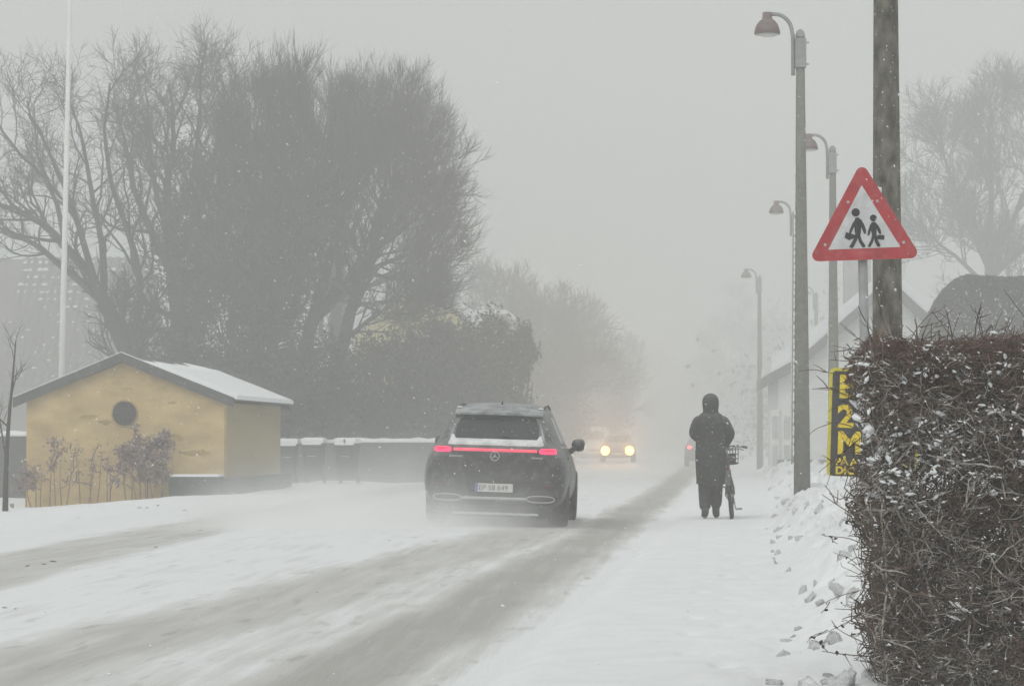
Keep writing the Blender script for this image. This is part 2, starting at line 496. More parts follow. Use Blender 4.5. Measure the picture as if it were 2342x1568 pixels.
PRINTS = []
for k in range(34):                                                 # the walker's trail, half blown over
    y = 38.2 - k * .74
    px = float(np.interp(y, [12, 16, 24, 39], [1600, 1618, 1640, 1622])) 
    if y > 12.5: PRINTS.append(((px - VPX) / FPX * y + (.10 if k % 2 else -.10), y, .022 if k % 3 else .034))
for px, py in ((1462, 1270), (1490, 1266), (1700, 1300), (1722, 1330), (1688, 1385), (1735, 1450)):
    g = G(px, py); PRINTS.append((g.x, g.y, .03))

def gz(X, Y):
    X, Y = np.asarray(X, float), np.asarray(Y, float)
    xl, xc, xb = XL(Y), XC(Y), XB(Y)
    z = np.zeros_like(X)
    mid, hw = (xl + xc) / 2, (xc - xl) / 2
    crown = 0.07 * np.clip(1 - ((X - mid) / hw) ** 2, 0, 1)
    z += crown
    z += 0.05 * sm((X - xc) / 0.25)                                 # pavement step under the snow
    z += 0.012 * (fbm(X * 1.5, Y * 0.6, 4, 3) - .5) * 2
    # left verge: a soft ploughed edge, then falling away towards the hut's left corner
    v = sm((xl - X) / 0.6)
    z += v * (0.05 + 0.05 * (fbm(X * 1.3, Y * 0.7, 4, 9) - .5) * 2)
    z += -0.30 * sm((-9.2 - X) / 5.0)
    for fx, fy, fd in PRINTS:
        z -= fd * np.exp(-(((X - fx) / .065) ** 2 + ((Y - fy) / .17) ** 2) ** 2)
    # snow bank on the right
    bk = sm((X - xb) / 0.75)
    lump = fbm(X * 3.2, Y * 1.9, 4, 21)
    rid = 1 - np.abs(2 * fbm(X * 2.2, Y * 1.6, 4, 33) - 1)
    fade = 1 - sm((Y - 90) / 60)
    near = 0.02 + 0.98 * sm((Y - 12.4) / 4.0)
    fine = 1 - np.abs(2 * fbm(X * 6.5, Y * 4.0, 3, 55) - 1)
    z += bk * fade * near * (0.34 + 0.42 * (lump - .5) + 0.36 * (rid - .72) + 0.16 * (fine - .7))
    z += 0.05 * np.exp(-((X - xb) / 0.4) ** 2) * (lump - .45) * 2
    return z

TR = []
def track(pts, hw, k, soft=0.42):
    g = [G(*p) for p in pts]
    g.sort(key=lambda v: v.y)
    TR.append((np.array([v.y for v in g]), np.array([v.x for v in g]), hw, k, soft))
track([(760, 1568), (1010, 1430), (1240, 1300), (1380, 1222), (1500, 1140), (1570, 1085), (1590, 1060)], 0.13, 0.90, .46)
track([(990, 1568), (1180, 1430), (1330, 1300), (1440, 1222), (1530, 1140)], 0.25, 0.36, .6)
track([(-60, 1585), (330, 1475), (640, 1390), (860, 1325), (1080, 1265), (1250, 1210)], 0.22, 0.54, .6)
track([(250, 1585), (560, 1480), (860, 1385), (1080, 1310), (1230, 1250)], 0.2, 0.26, .5)
track([(-320, 1395), (0, 1310), (300, 1243), (600, 1183), (850, 1134), (1000, 1110)], 0.50, 0.50, .5)
track([(-320, 1370), (0, 1285), (300, 1222), (600, 1166), (850, 1122), (1000, 1101)], 0.2, 0.15)

def slush(X, Y):
    s = np.zeros_like(X)
    inside = sm((X - XL(Y)) / 0.5) * sm((XC(Y) - X) / 0.35)
    wob = 0.12 * (fbm(X * 0.3, Y * 0.16, 3, 5) - .5) * 2
    for ys, xs, hw, k, soft in TR:
        c = np.interp(Y, ys, xs)
        d = np.abs(X + wob - c)
        amp = k * (0.75 + 0.5 * fbm(X * 0.8, Y * 0.12, 3, 17))
        ends = 1.0 if ys[-1] > 70 else (1 - sm((Y - ys[-1]) / 8))
        s = np.maximum(s, amp * (1 - sm((d - hw) / soft)) * ends)
    s = s * inside
    return np.clip(s + 0.10 * inside, 0, 1)

def strip(name, xa, xb_, nx, mt, ys, masked=False):
    Y = np.repeat(ys[:, None], nx, 1)
    u = np.linspace(0, 1, nx)[None]
    X = xa(ys)[:, None] * (1 - u) + xb_(ys)[:, None] * u
    Z = gz(X, Y)
    V = np.stack([X, Y, Z], -1).reshape(-1, 3)
    ny = len(ys)
    i = (np.arange(ny - 1)[:, None] * nx + np.arange(nx - 1)[None])
    F = np.stack([i, i + 1, i + nx + 1, i + nx], -1).reshape(-1, 4)
    o = np_mesh(name, V, F, mt, smooth=True)
    if masked:
        a = o.data.attributes.new('slush', 'FLOAT', 'POINT')
        a.data.foreach_set('value', slush(X, Y).astype(np.float32).ravel())
    return o

ys = np.concatenate([np.geomspace(7.5, 60, 560), np.geomspace(60.4, 260, 160)])
road = tag(strip('road', XL, XC, 260, M['road'], ys, True), 'snow covered road with grey slush tracks of tyres', kind='structure')
pave = tag(strip('pavement', XC, XB, 90, M['snow'], ys), 'pavement under untouched white snow right of the road', kind='structure')
bank = tag(strip('snow_bank', XB, lambda y: XB(y) + 2.6 + y * 0.06, 170, M['snow'], ys), 'lumpy ploughed snow bank beside the hedge', kind='structure')
ysl = np.concatenate([np.geomspace(7.5, 80, 300), np.geomspace(80.6, 260, 60)])
verge = tag(strip('verge', lambda y: XL(y) * 0 - 34 - y * 0.1, XL, 260, M['snow'], ysl), 'snow covered ground in front of the hut', kind='structure')
b = MB(); b.add([(-1600, -300, -.55), (1600, -300, -.55), (1600, 2600, -.55), (-1600, 2600, -.55)], [(0, 1, 2, 3)])
field = tag(b.build('ground', M['snow']), 'snow covered ground reaching the horizon', kind='structure')

def rock_mesh(name, m, seed, sx=1, sy=1, sz=0.7, sub=2, rough=0.35):
    bm = bmesh.new()
    bmesh.ops.create_icosphere(bm, subdivisions=sub, radius=1)
    rr = random.Random(seed)
    ax = [Vector((rr.gauss(0, 1), rr.gauss(0, 1), rr.gauss(0, 1))).normalized() for _ in range(10)]
    cut = [rr.uniform(0.30, 0.75) for _ in ax]
    for v in bm.verts:
        p = v.co.copy()
        for a, c in zip(ax, cut):                                  # chop flat faces like a broken clod
            d = p.dot(a)
            if d > c: p -= a * (d - c)
        p *= 1 + rr.uniform(-rough, rough) * 0.11
        v.co = Vector((p.x * sx, p.y * sy, p.z * sz))
    me = bpy.data.meshes.new(name); bm.to_mesh(me); bm.free()
    me.materials.append(m)
    me.polygons.foreach_set('use_smooth', [True] * len(me.polygons))
    return me

chunks = [rock_mesh('snow_chunk', M['snow_chunk'], 40 + k, 1, random.uniform(.7, 1.1), random.uniform(.55, .9), 3, 1.2) for k in range(7)]
def put(me, name, parent, x, y, s, dz=0.0, rz=None, tilt=0.5):
    o = bpy.data.objects.new(name, me); COL.objects.link(o); o.parent = parent
    z = float(gz(x, y))
    o.location = (x, y, z + dz * s)
    o.rotation_euler = (random.uniform(-tilt, tilt), random.uniform(-tilt, tilt), random.uniform(0, 6.28) if rz is None else rz)
    o.scale = (s, s, s)
    return o
for px, py, s in [(1790, 1492, .055), (1762, 1540, .05), (1885, 1535, .12), (1935, 1508, .09), (1915, 1560, .09), (1850, 1560, .07), (1905, 1500, .06), (1858, 1352, .065), (1880, 1372, .04),
                  (1830, 1262, .05), (1768, 1240, .05), (1775, 1285, .03), (1925, 1395, .06), (1905, 1440, .06), (1828, 1435, .035), (1815, 1448, .025),
                  (1790, 1230, .06), (1885, 1228, .10), (1930, 1205, .08), (1850, 1190, .09), (1905, 1175, .09), (1870, 1150, .10), (1925, 1148, .11),
                  (1790, 1210, .05), (1805, 1190, .05), (1780, 1160, .06), (1900, 1125, .12), (1945, 1110, .12), (1805, 1150, .08), (1925, 1270, .06), (1935, 1320, .05), (1905, 1340, .05)]:
    g = G(px, py, 0.18 if px > 1840 else 0.08)
    put(random.choice(chunks), 'snow_chunk', bank, g.x, g.y, s * 1.35, 0.05, tilt=1.0)
for k in range(100):
    y = math.exp(random.uniform(math.log(12.5), math.log(75)))
    x = float(XB(y)) + random.triangular(-.15, 1.3, .25)
    put(random.choice(chunks), 'snow_chunk', bank, x, y, random.uniform(.02, .07) * (1 + y / 60), random.uniform(-.4, .05), tilt=1.5)
clods = [rock_mesh('dirt_clod', M['clod'], 80 + k, 1.3, .8, .5, 1) for k in range(3)]
for px, py, s in [(118, 1297, .05), (98, 1303, .035), (60, 1308, .03), (35, 1414, .02), (8, 1411, .026), (175, 1188, .05), (318, 1166, .06), (335, 1166, .06), (360, 1162, .05),
                  (535, 1160, .06), (555, 1160, .05), (420, 1166, .05), (725, 1372, .014), (590, 1389, .012), (458, 1222, .05), (500, 1220, .05), (540, 1218, .04), (355, 1262, .03)]:
    g = G(px, py)
    put(random.choice(clods), 'dirt_clod', road if g.x > XL(g.y) else verge, g.x, g.y, s * 0.8, 0.05, rz=random.uniform(-.4, .4), tilt=.15)

# ------------------------------------------------------------------ trees
def nrm(a): return a / (np.linalg.norm(a, axis=-1, keepdims=True) + 1e-9)

def grow(paths, rads, n, t0, t1, L, ang, trop, gnarl, K, rr, rmin, rng, shrink=0.5):
    N, Kp, _ = paths.shape
    idx = np.repeat(np.arange(N), n)
    t = rng.uniform(t0, t1, len(idx))
    f = t * (Kp - 1); i0 = np.minimum(f.astype(int), Kp - 2); fr = (f - i0)[:, None]
    A, B = paths[idx, i0], paths[idx, i0 + 1]
    pos = A * (1 - fr) + B * fr
    tan = nrm(B - A)
    rad = rads[idx, i0] * (1 - fr[:, 0]) + rads[idx, i0 + 1] * fr[:, 0]
    perp = nrm(np.cross(tan, rng.normal(size=tan.shape)))
    a = rng.uniform(ang[0], ang[1], len(idx))[:, None]
    d = nrm(tan * np.cos(a) + perp * np.sin(a))
    Li = (L * (1 - shrink * t) * rng.uniform(.6, 1.25, len(idx)))[:, None]
    out = np.empty((len(idx), K, 3)); out[:, 0] = pos
    for k in range(1, K):
        d = nrm(d + gnarl * rng.normal(size=d.shape) + np.array([0, 0, trop]))
        out[:, k] = out[:, k - 1] + d * Li / (K - 1)
    r0 = np.clip(rad * rr, rmin, None)
    rr_ = r0[:, None] * np.linspace(1, .35, K)[None]
    return out, rr_

def resample(pts, K):
    pts = np.array([list(p) for p in pts], float)
    if len(pts) > 2:                                                # smooth once
        q = [pts[0]]
        for a, b_ in zip(pts[:-1], pts[1:]): q += [a * .75 + b_ * .25, a * .25 + b_ * .75]
        q.append(pts[-1]); pts = np.array(q)
    d = np.r_[0, np.cumsum(np.linalg.norm(np.diff(pts, axis=0), axis=1))]
    s = np.linspace(0, d[-1], K)
    return np.stack([np.interp(s, d, pts[:, k]) for k in range(3)], 1)

def tree(name, label, Y, limbs, levels, seed, cat='tree', group=None, tm='bark', cm='twig', ivy=None):
    rng = np.random.default_rng(seed)
    K = 12
    paths, rads = [], []
    for pts, r0, r1 in limbs:
        p = resample([P(q[0], q[1], Y + (q[2] if len(q) > 2 else 0)) for q in pts], K)
        p += rng.normal(size=p.shape) * 0.035 * np.linspace(0, 1, K)[:, None]
        paths.append(p); rads.append(np.linspace(r0, r1, K))
    paths, rads = np.array(paths), np.array(rads)
    base = paths[0, 0]
    root = thing(name, label, cat, (base[0], base[1], base[2]), group=group)
    V, F = tubes(paths, rads, 9)
    np_mesh('trunk', V, F, M[tm], root, smooth=True)
    parts, P_, R_ = [], paths, rads
    for i, lv in enumerate(levels):
        P_, R_ = grow(P_, R_, rng=rng, **lv)
        parts.append(tubes(P_, R_, 5 if i == 0 else 3))
    V, F = merge(parts)
    np_mesh('crown', V, F, M[cm], root)
    if ivy:
        np_mesh('ivy', *leaves(ivy, Y, rng), M['ivy'], root)
    return root

def leaf_quads(C, size, rng, asp=.7):
    N = len(C)
    a = nrm(rng.normal(size=(N, 3))); b_ = nrm(np.cross(a, rng.normal(size=(N, 3))))
    s = (size * rng.uniform(.6, 1.3, N))[:, None]
    a, b_ = a * s, b_ * s * asp
    V = np.stack([C - a, C - b_ * .9, C + a, C + b_], 1).reshape(-1, 3)
    return V, np.arange(N * 4).reshape(-1, 4)

def leaves(blobs, Y, rng):
    """clumps of leaves: blobs are (px, py, rx, ry in metres, count, size)"""
    out = []
    for px, py, rx, ry, n, s in blobs:
        c = np.array(P(px, py, Y))
        m = max(6, n // 120)
        cc = nrm(rng.normal(size=(m, 3))) * rng.uniform(.45, .95, (m, 1)) * np.array([rx, rx * .7, ry])
        k = rng.integers(0, m, n)
        pts = c + cc[k] + rng.normal(size=(n, 3)) * np.array([rx, rx * .7, ry]) * .15
        pts[:, 2] = np.maximum(pts[:, 2], -.2)
        out.append(leaf_quads(pts, s * 1.45, rng, .34))
    return merge(out)

def lv(n, L, ang=(.4, .9), trop=.08, gnarl=.16, K=6, rr=.5, rmin=.008, t0=.25, t1=1.0, shrink=.5):
    return dict(n=n, t0=t0, t1=t1, L=L, ang=ang, trop=trop, gnarl=gnarl, K=K, rr=rr, rmin=rmin, shrink=shrink)

TG = 'bare trees behind the ochre hut'
tree('bare_tree', 'leftmost bare tree with crooked limbs spreading left behind the flagpole', 78,
     [([(330, 990), (310, 860), (262, 730), (235, 690)], .30, .20),
      ([(262, 730), (215, 640), (150, 560, -1), (70, 490, -1), (-60, 450, -2)], .20, .05),
      ([(245, 700), (170, 630), (60, 540, 1), (-70, 500, 2)], .13, .04),
      ([(235, 700, .3), (240, 600, .8), (215, 470, 1), (190, 330, 1.5), (150, 210, 2)], .13, .025),
      ([(215, 640, -.3), (170, 480, -1), (110, 340, -1), (60, 230, -2)], .11, .025),
      ([(300, 800), (330, 640, -1), (270, 470, -1), (230, 300, -1), (250, 190, -2)], .14, .03),
      ([(150, 560), (120, 420, 1), (20, 330, 1), (-30, 230, 1)], .09, .025)],
     [lv(11, 3.0, (.4, 1.0), .10, .22, 7, .5, .020), lv(7, 1.7, (.4, 1.0), .08, .24, 6, .55, .012), lv(6, .9, (.4, 1.0), .06, .22, 4, .6, .0085)], 5, group=TG)
tree('bare_tree', 'tall bare tree whose gnarled twigs reach highest left of centre', 80,
     [([(430, 1000), (420, 820), (400, 640), (385, 520)], .32, .2),
      ([(400, 640), (330, 500), (290, 370), (270, 240)], .16, .03),
      ([(390, 540), (380, 430), (400, 310), (390, 190)], .16, .03),
      ([(400, 600), (470, 460), (500, 320), (540, 170)], .17, .03),
      ([(385, 560), (440, 420), (455, 290), (460, 160)], .12, .03),
      ([(410, 680), (500, 540), (550, 400), (565, 230)], .15, .03),
      ([(400, 560, 1), (350, 430, 1), (340, 300, 2), (330, 200, 2)], .12, .025)],
     [lv(13, 2.9, (.35, .95), .12, .22, 7, .5, .020), lv(8, 1.6, (.4, 1.0), .10, .24, 6, .55, .012), lv(6, .9, (.4, 1.0), .08, .22, 4, .6, .0085)], 6, group=TG,
     ivy=[(440, 640, 1.3, 2.6, 6760, 0.064), (420, 860, 1.5, 2.0, 6240, 0.064), (520, 560, 1.0, 2.2, 4160, 0.064), (430, 420, .8, 1.6, 2080, 0.058)])
tree('bare_tree', 'dense bare tree with upright brush like shoots in the middle of the row', 77,
     [([(590, 1000), (590, 860), (600, 720), (610, 600)], .34, .22),
      ([(600, 720), (560, 560), (570, 420), (590, 270)], .17, .03),
      ([(610, 620), (640, 480), (650, 360), (655, 230)], .17, .03),
      ([(600, 700), (690, 540), (725, 420), (745, 270)], .18, .03),
      ([(600, 640), (600, 480), (620, 350), (625, 220)], .15, .03),
      ([(605, 680), (690, 580), (770, 440), (815, 300)], .16, .03),
      ([(600, 740), (520, 640), (500, 500), (510, 340)], .15, .03)],
     [lv(16, 2.6, (.35, .95), .15, .12, 7, .5, .017), lv(11, 1.6, (.3, .85), .20, .11, 6, .55, .010), lv(9, .95, (.2, .65), .20, .10, 4, .6, .0075)], 8, group=TG,
     ivy=[(600, 700, 1.4, 2.4, 7280, 0.064), (580, 880, 1.7, 1.7, 6240, 0.064), (640, 520, 1.2, 2.2, 5720, 0.064), (560, 420, .9, 1.6, 2600, 0.058), (720, 470, .8, 1.5, 2600, 0.058)])
tree('bare_tree', 'rightmost bare tree leaning right on two slanting trunks with a rounded crown', 79,
     [([(665, 960), (700, 790), (745, 620), (790, 480), (820, 350), (840, 240)], .27, .035),
      ([(745, 950), (785, 790), (815, 660), (860, 560), (890, 440), (910, 340), (915, 280)], .25, .03),
      ([(700, 760), (745, 690), (810, 640), (865, 560), (930, 480), (960, 410)], .17, .03),
      ([(860, 560), (920, 530), (960, 490), (985, 455)], .11, .025),
      ([(810, 640), (880, 600), (940, 580), (990, 550)], .10, .025),
      ([(790, 480), (850, 390), (885, 300), (900, 230)], .12, .025),
      ([(890, 440), (930, 400), (950, 350), (958, 320)], .10, .025),
      ([(890, 430), (940, 425), (975, 400), (985, 385)], .09, .02), ([(850, 560), (880, 430), (890, 330), (880, 270)], .10, .02),
      ([(780, 520), (740, 420), (750, 320), (770, 230)], .11, .025),
      ([(830, 620, 1), (900, 640, 1), (950, 635, 1), (995, 625, 1)], .08, .02),
      ([(800, 700, 1), (870, 690, 1.5), (930, 690, 2), (980, 685, 2)], .07, .02),
      ([(760, 640, -1), (830, 700, -1.5), (900, 720, -2), (960, 720, -2)], .07, .02),
      ([(770, 560, .5), (720, 600, 1), (660, 600, 1), (620, 570, 1)], .08, .02)],
     [lv(16, 2.3, (.4, 1.05), .11, .13, 7, .5, .017), lv(9, 1.5, (.35, .95), .13, .12, 6, .55, .009), lv(8, .85, (.3, .8), .13, .11, 4, .6, .0075)], 9, group=TG)
tree('bare_tree', 'paler bare tree closing the gap behind the leaning tree and the brush like tree', 93,
     [([(770, 960), (770, 800), (772, 640), (770, 520)], .30, .2),
      ([(772, 640), (700, 480), (680, 360), (690, 270)], .15, .03), ([(770, 540), (770, 400), (775, 320), (780, 240)], .15, .03),
      ([(772, 620), (830, 470), (855, 360), (865, 290)], .15, .03), ([(772, 660), (870, 550), (920, 450), (935, 370)], .14, .03),
      ([(772, 700), (870, 640), (940, 590), (970, 530)], .12, .025), ([(772, 600), (810, 430), (820, 340), (825, 270)], .13, .025)],
     [lv(12, 2.6, (.4, 1.0), .12, .13, 7, .5, .018), lv(8, 1.6, (.35, .9), .14, .12, 6, .55, .011), lv(7, .9, (.3, .8), .14, .11, 4, .6, .009)], 10, group=TG)
tree('bare_tree', 'pale far bare tree at the right edge above the clipped hedge', 112,
     [([(2262, 1000), (2262, 800), (2265, 620), (2260, 540)], .30, .18),
      ([(2265, 620), (2200, 480), (2165, 380), (2150, 300)], .15, .04),
      ([(2262, 560), (2270, 420), (2260, 320), (2265, 240)], .15, .04),
      ([(2265, 600), (2330, 480), (2370, 350), (2390, 260)], .15, .04),
      ([(2260, 640), (2340, 570), (2420, 500), (2480, 420)], .14, .04),
      ([(2262, 660), (2190, 590), (2130, 540), (2085, 500)], .12, .03),
      ([(2262, 700), (2400, 640), (2500, 600)], .12, .03)],
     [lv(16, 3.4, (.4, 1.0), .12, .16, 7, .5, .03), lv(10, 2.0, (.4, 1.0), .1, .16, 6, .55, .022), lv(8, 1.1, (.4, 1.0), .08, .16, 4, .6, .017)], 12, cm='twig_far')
# farther woods down the road: each its own tree
for nm, lb, Y, x, y0, y1, spread, sd in [
        ('misty_tree', 'hazy grey tree just right of the dark bushes, nearest of the misty trees', 124, 1165, 1015, 690, 150, 20),
        ('misty_tree', 'hazy broad tree above the oncoming car and the white van', 138, 1248, 1020, 705, 130, 21),
        ('misty_tree', 'smaller paler hazy tree left of the far road, right of the broad misty one', 172, 1345, 1025, 770, 110, 22),
        ('misty_tree', 'very faint tall tree beyond the far lamp on the right of the road', 235, 1700, 1030, 690, 90, 23),
        ('misty_tree', 'faintest low tree in the middle where the road vanishes', 275, 1515, 1030, 830, 110, 24)]:
    k = spread
    tree(nm, lb, Y,
         [([(x, y0), (x + 4, (y0 + y1) / 2 + 60), (x, (y0 + y1) / 2)], .28, .18),
          ([(x, (y0 + y1) / 2 + 40), (x - k * .5, (y0 + 2 * y1) / 3 + 20), (x - k * .7, y1 + 70)], .14, .04),
          ([(x, (y0 + y1) / 2 + 20), (x + k * .5, (y0 + 2 * y1) / 3), (x + k * .75, y1 + 60)], .14, .04),
          ([(x, (y0 + y1) / 2), (x - k * .1, (y0 + 2 * y1) / 3 - 20), (x - k * .1, y1)], .14, .04),
          ([(x, (y0 + y1) / 2 + 90), (x + k * .6, (y0 + y1) / 2 + 40), (x + k, (y0 + y1) / 2)], .12, .04),
          ([(x, (y0 + y1) / 2 + 90), (x - k * .6, (y0 + y1) / 2 + 40), (x - k, (y0 + y1) / 2)], .12, .04)],
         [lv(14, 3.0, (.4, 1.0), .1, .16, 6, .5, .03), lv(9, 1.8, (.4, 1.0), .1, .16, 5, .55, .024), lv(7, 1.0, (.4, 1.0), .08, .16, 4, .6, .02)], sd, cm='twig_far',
         ivy=[(x, (y0 + y1) / 2 + 40, spread * Y / FPX * .85, 3.2, 6760, 0.093), (x, y0 - 60, spread * Y / FPX * .8, 2.4, 4680, 0.093), (x + k * .1, y1 + 80, spread * Y / FPX * .5, 2.0, 3120, 0.087)])

def far_wood():
    rng = np.random.default_rng(61)
    V = []
    for k in range(60):
        x = rng.uniform(-44, 26); y = rng.uniform(150, 215); h = rng.uniform(5, 11)
        if XL(y) - 3.5 < x < XB(y) + 3: y += 112; h += 3
        n = 900
        V.append(np.array([x, y, h * .45]) + rng.normal(size=(n, 3)) * np.array([2.6, 2.0, h * .26]))
    C = np.concatenate(V); C[:, 2] = np.abs(C[:, 2])
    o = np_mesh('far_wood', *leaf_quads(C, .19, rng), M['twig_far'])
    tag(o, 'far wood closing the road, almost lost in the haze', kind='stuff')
far_wood()

def bush(label, Y, blobs, m, sd, name='bush', cat='bush', group=None):
    rng = np.random.default_rng(sd)
    c = P(blobs[0][0], 1010, Y)
    root = thing(name, label, cat, (c.x, Y, -.2), group=group)
    V, F = leaves(blobs, Y, rng)
    np_mesh('foliage', V, F, M[m], root)
    st = []
    for px, py, rx, ry, n, s in blobs:
        q = np.array(P(px, py, Y))
        for k in range(5):
            a = np.array([q[0] + rng.normal() * rx * .4, Y + rng.normal() * .3, -.3])
            e = q + rng.normal(size=3) * np.array([rx * .5, rx * .3, ry * .5])
            st.append(resample([a, (a + e) / 2 + rng.normal(size=3) * .15, e], 6))
    V, F = tubes(np.array(st), np.repeat(np.linspace(.05, .015, 6)[None], len(st), 0), 4)
    np_mesh('stem', V, F, M['bark'], root)
    return root
BG = 'dark bushes behind the low wall'
bush('dark evergreen bush just right of the hut roof', 76, [(720, 880, 1.1, 1.6, 8320, 0.058), (690, 960, 1.0, 1.0, 4680, 0.058), (760, 960, 1.0, 1.0, 4680, 0.058)], 'evergreen', 31, group=BG)
bush('brown bush in the middle of the bushes under the leaning tree', 78, [(860, 870, 1.3, 1.5, 8840, 0.058), (840, 960, 1.2, 1.0, 4680, 0.058), (930, 950, 1.1, 1.1, 4680, 0.058)], 'bush_brown', 32, group=BG)
bush('tall dark bush in front of the pale yellow gable', 80, [(1000, 840, 1.2, 1.5, 8320, 0.064), (1000, 940, 1.3, 1.3, 6760, 0.064)], 'bush_brown', 33, group=BG)
bush('evergreen bush above the roof of the dark car', 82, [(1110, 840, 1.1, 1.8, 8840, 0.064), (1130, 940, 1.1, 1.3, 6240, 0.064), (1190, 815, .55, 1.0, 3640, 0.058)], 'evergreen', 34, group=BG)
bush('low dark bush behind the hut roof ridge', 74, [(560, 900, 1.4, 1.2, 6760, 0.058), (470, 900, 1.4, 1.3, 6240, 0.058)], 'evergreen', 35, group=BG)

# clipped hedge in the right background
def dense_hedge(label, Y, x0, x1, ytop, sd):
    rng = np.random.default_rng(sd)
    a, b_ = P(x0, ytop, Y), P(x1, ytop, Y)
    root = thing('clipped_hedge', label, 'hedge', ((a.x + b_.x) / 2, Y, 0))
    n = 30000
    u = rng.uniform(0, 1, n); top = a.z * (1 - .55 * np.clip((.34 - u) / .34, 0, 1) ** 2) + .06 * np.sin(u * 9)
    z = top * np.sqrt(rng.uniform(0.0, 1, n))
    z = np.where(rng.uniform(size=n) < .35, top - np.abs(rng.normal(size=n)) * .12, z)
    pts = np.stack([a.x + (b_.x - a.x) * u, Y + rng.uniform(0, 1.6, n) - .5, z], 1)
    np_mesh('foliage', *leaf_quads(pts, .065, rng), M['bush_brown'], root)
    m = MB(); m.box(((a.x + b_.x) / 2 + .8, Y + .4, a.z * .35), (b_.x - a.x - 2.0, .9, a.z * .7))
    m.build('stem', M['bark'], root, world=True)
    return root
dense_hedge('tall clipped hedge with rounded shoulder in the haze at the right edge', 74, 2065, 2520, 632, 41)

# ------------------------------------------------------------------ buildings behind
def far_roof_house():
    Y = 112
    x0, x1 = P(-160, 900, Y).x, P(296, 900, Y).x
    ze, zr = P(0, 885, Y).z, P(0, 590, Y).z + .3
    root = thing('tiled_house', 'big house at the left edge with snow speckled tile roof behind bare branches', 'house', ((x0 + x1) / 2, Y, 0))
    m = MB(); m.box(((x0 + x1) / 2, Y + 4.6, ze / 2 - .2), (x1 - x0 - .5, 8.2, ze + .3)); m.build('wall', M['brick_wall'], root, world=True)
    dy = 5.0
    m = MB(); m.add([(x0, Y, ze), (x1, Y, ze), (x1, Y + dy, zr), (x0, Y + dy, zr), (x1, Y + 2 * dy, ze), (x0, Y + 2 * dy, ze),
                     (x0, Y, ze - .15), (x1, Y, ze - .15), (x1, Y + 2 * dy, ze - .15), (x0, Y + 2 * dy, ze - .15)],
                    [(0, 1, 2, 3), (3, 2, 4, 5), (6, 7, 8, 9), (0, 6, 7, 1), (5, 4, 8, 9), (0, 3, 5, 9, 6), (1, 7, 8, 4, 2)])
    rf = m.build('roof', M['roof_tile'], root, world=True)
    sl = math.hypot(dy, zr - ze); ny = 17; nx = 17
    th = math.atan2(zr - ze, dy)
    tw, tl = (P(296, 900, Y).x - P(-10, 900, Y).x) / nx, sl / ny
    t = MB()
    prof = [(-.5, 0), (-.3, .0), (-.12, .04), (.1, .09), (.3, .09), (.44, .03), (.5, 0)]
    r0 = [(px * tw, -.02, pz + .035) for px, pz in prof]; r1 = [(px * tw, tl * 1.02, pz) for px, pz in prof]
    n = len(prof)
    t.add(r0 + r1 + [(px * tw, -.02, 0) for px, _ in prof], [(i, i + 1, n + i + 1, n + i) for i in range(n - 1)] + [(2 * n + i, 2 * n + i + 1, i + 1, i) for i in range(n - 1)])
    first = t.build('roof_tile', M['roof_tile'], rf)
    me = first.data
    off = root.location
    sn = []
    rng = np.random.default_rng(3)
    for j in range(ny):
        for i in range(nx):
            o = first if (i == 0 and j == 0) else bpy.data.objects.new('roof_tile', me)
            if o is not first: COL.objects.link(o); o.parent = rf
            s = j * tl
            x, y, z = x1 - .1 - (i + .5) * tw, Y + s * math.cos(th), ze + s * math.sin(th) + .03
            o.location = (x - off.x, y - off.y, z)
            o.rotation_euler = (th, 0, 0)
            pn = fbm(np.array([i * .35]), np.array([j * .3]), 3, 71)[0]; p = (0.55 if j < 10 else 0.95) * float(np.clip((pn - .25) * 3.2, .12, 1))
            if rng.uniform() < p:
                big = 1.0 if j < 10 else 1.5
                sn.append((x + rng.normal() * .04, y + .06, z + .10, (.10 if j < 10 else .14) * rng.uniform(.35, 1.3), .06 * big * rng.uniform(.6, 1.2)))
    m = MB()
    for x, y, z, a, c in sn:
        m.lathe([(a * .6, -.04), (a, 0), (a * .8, c * .8), (a * .3, c * 1.2)], (x, y, z), 6, 1.0, 1.3)
    tag(m.build('snow', M['snow_clump'], root, world=True), kind='stuff')
far_roof_house()

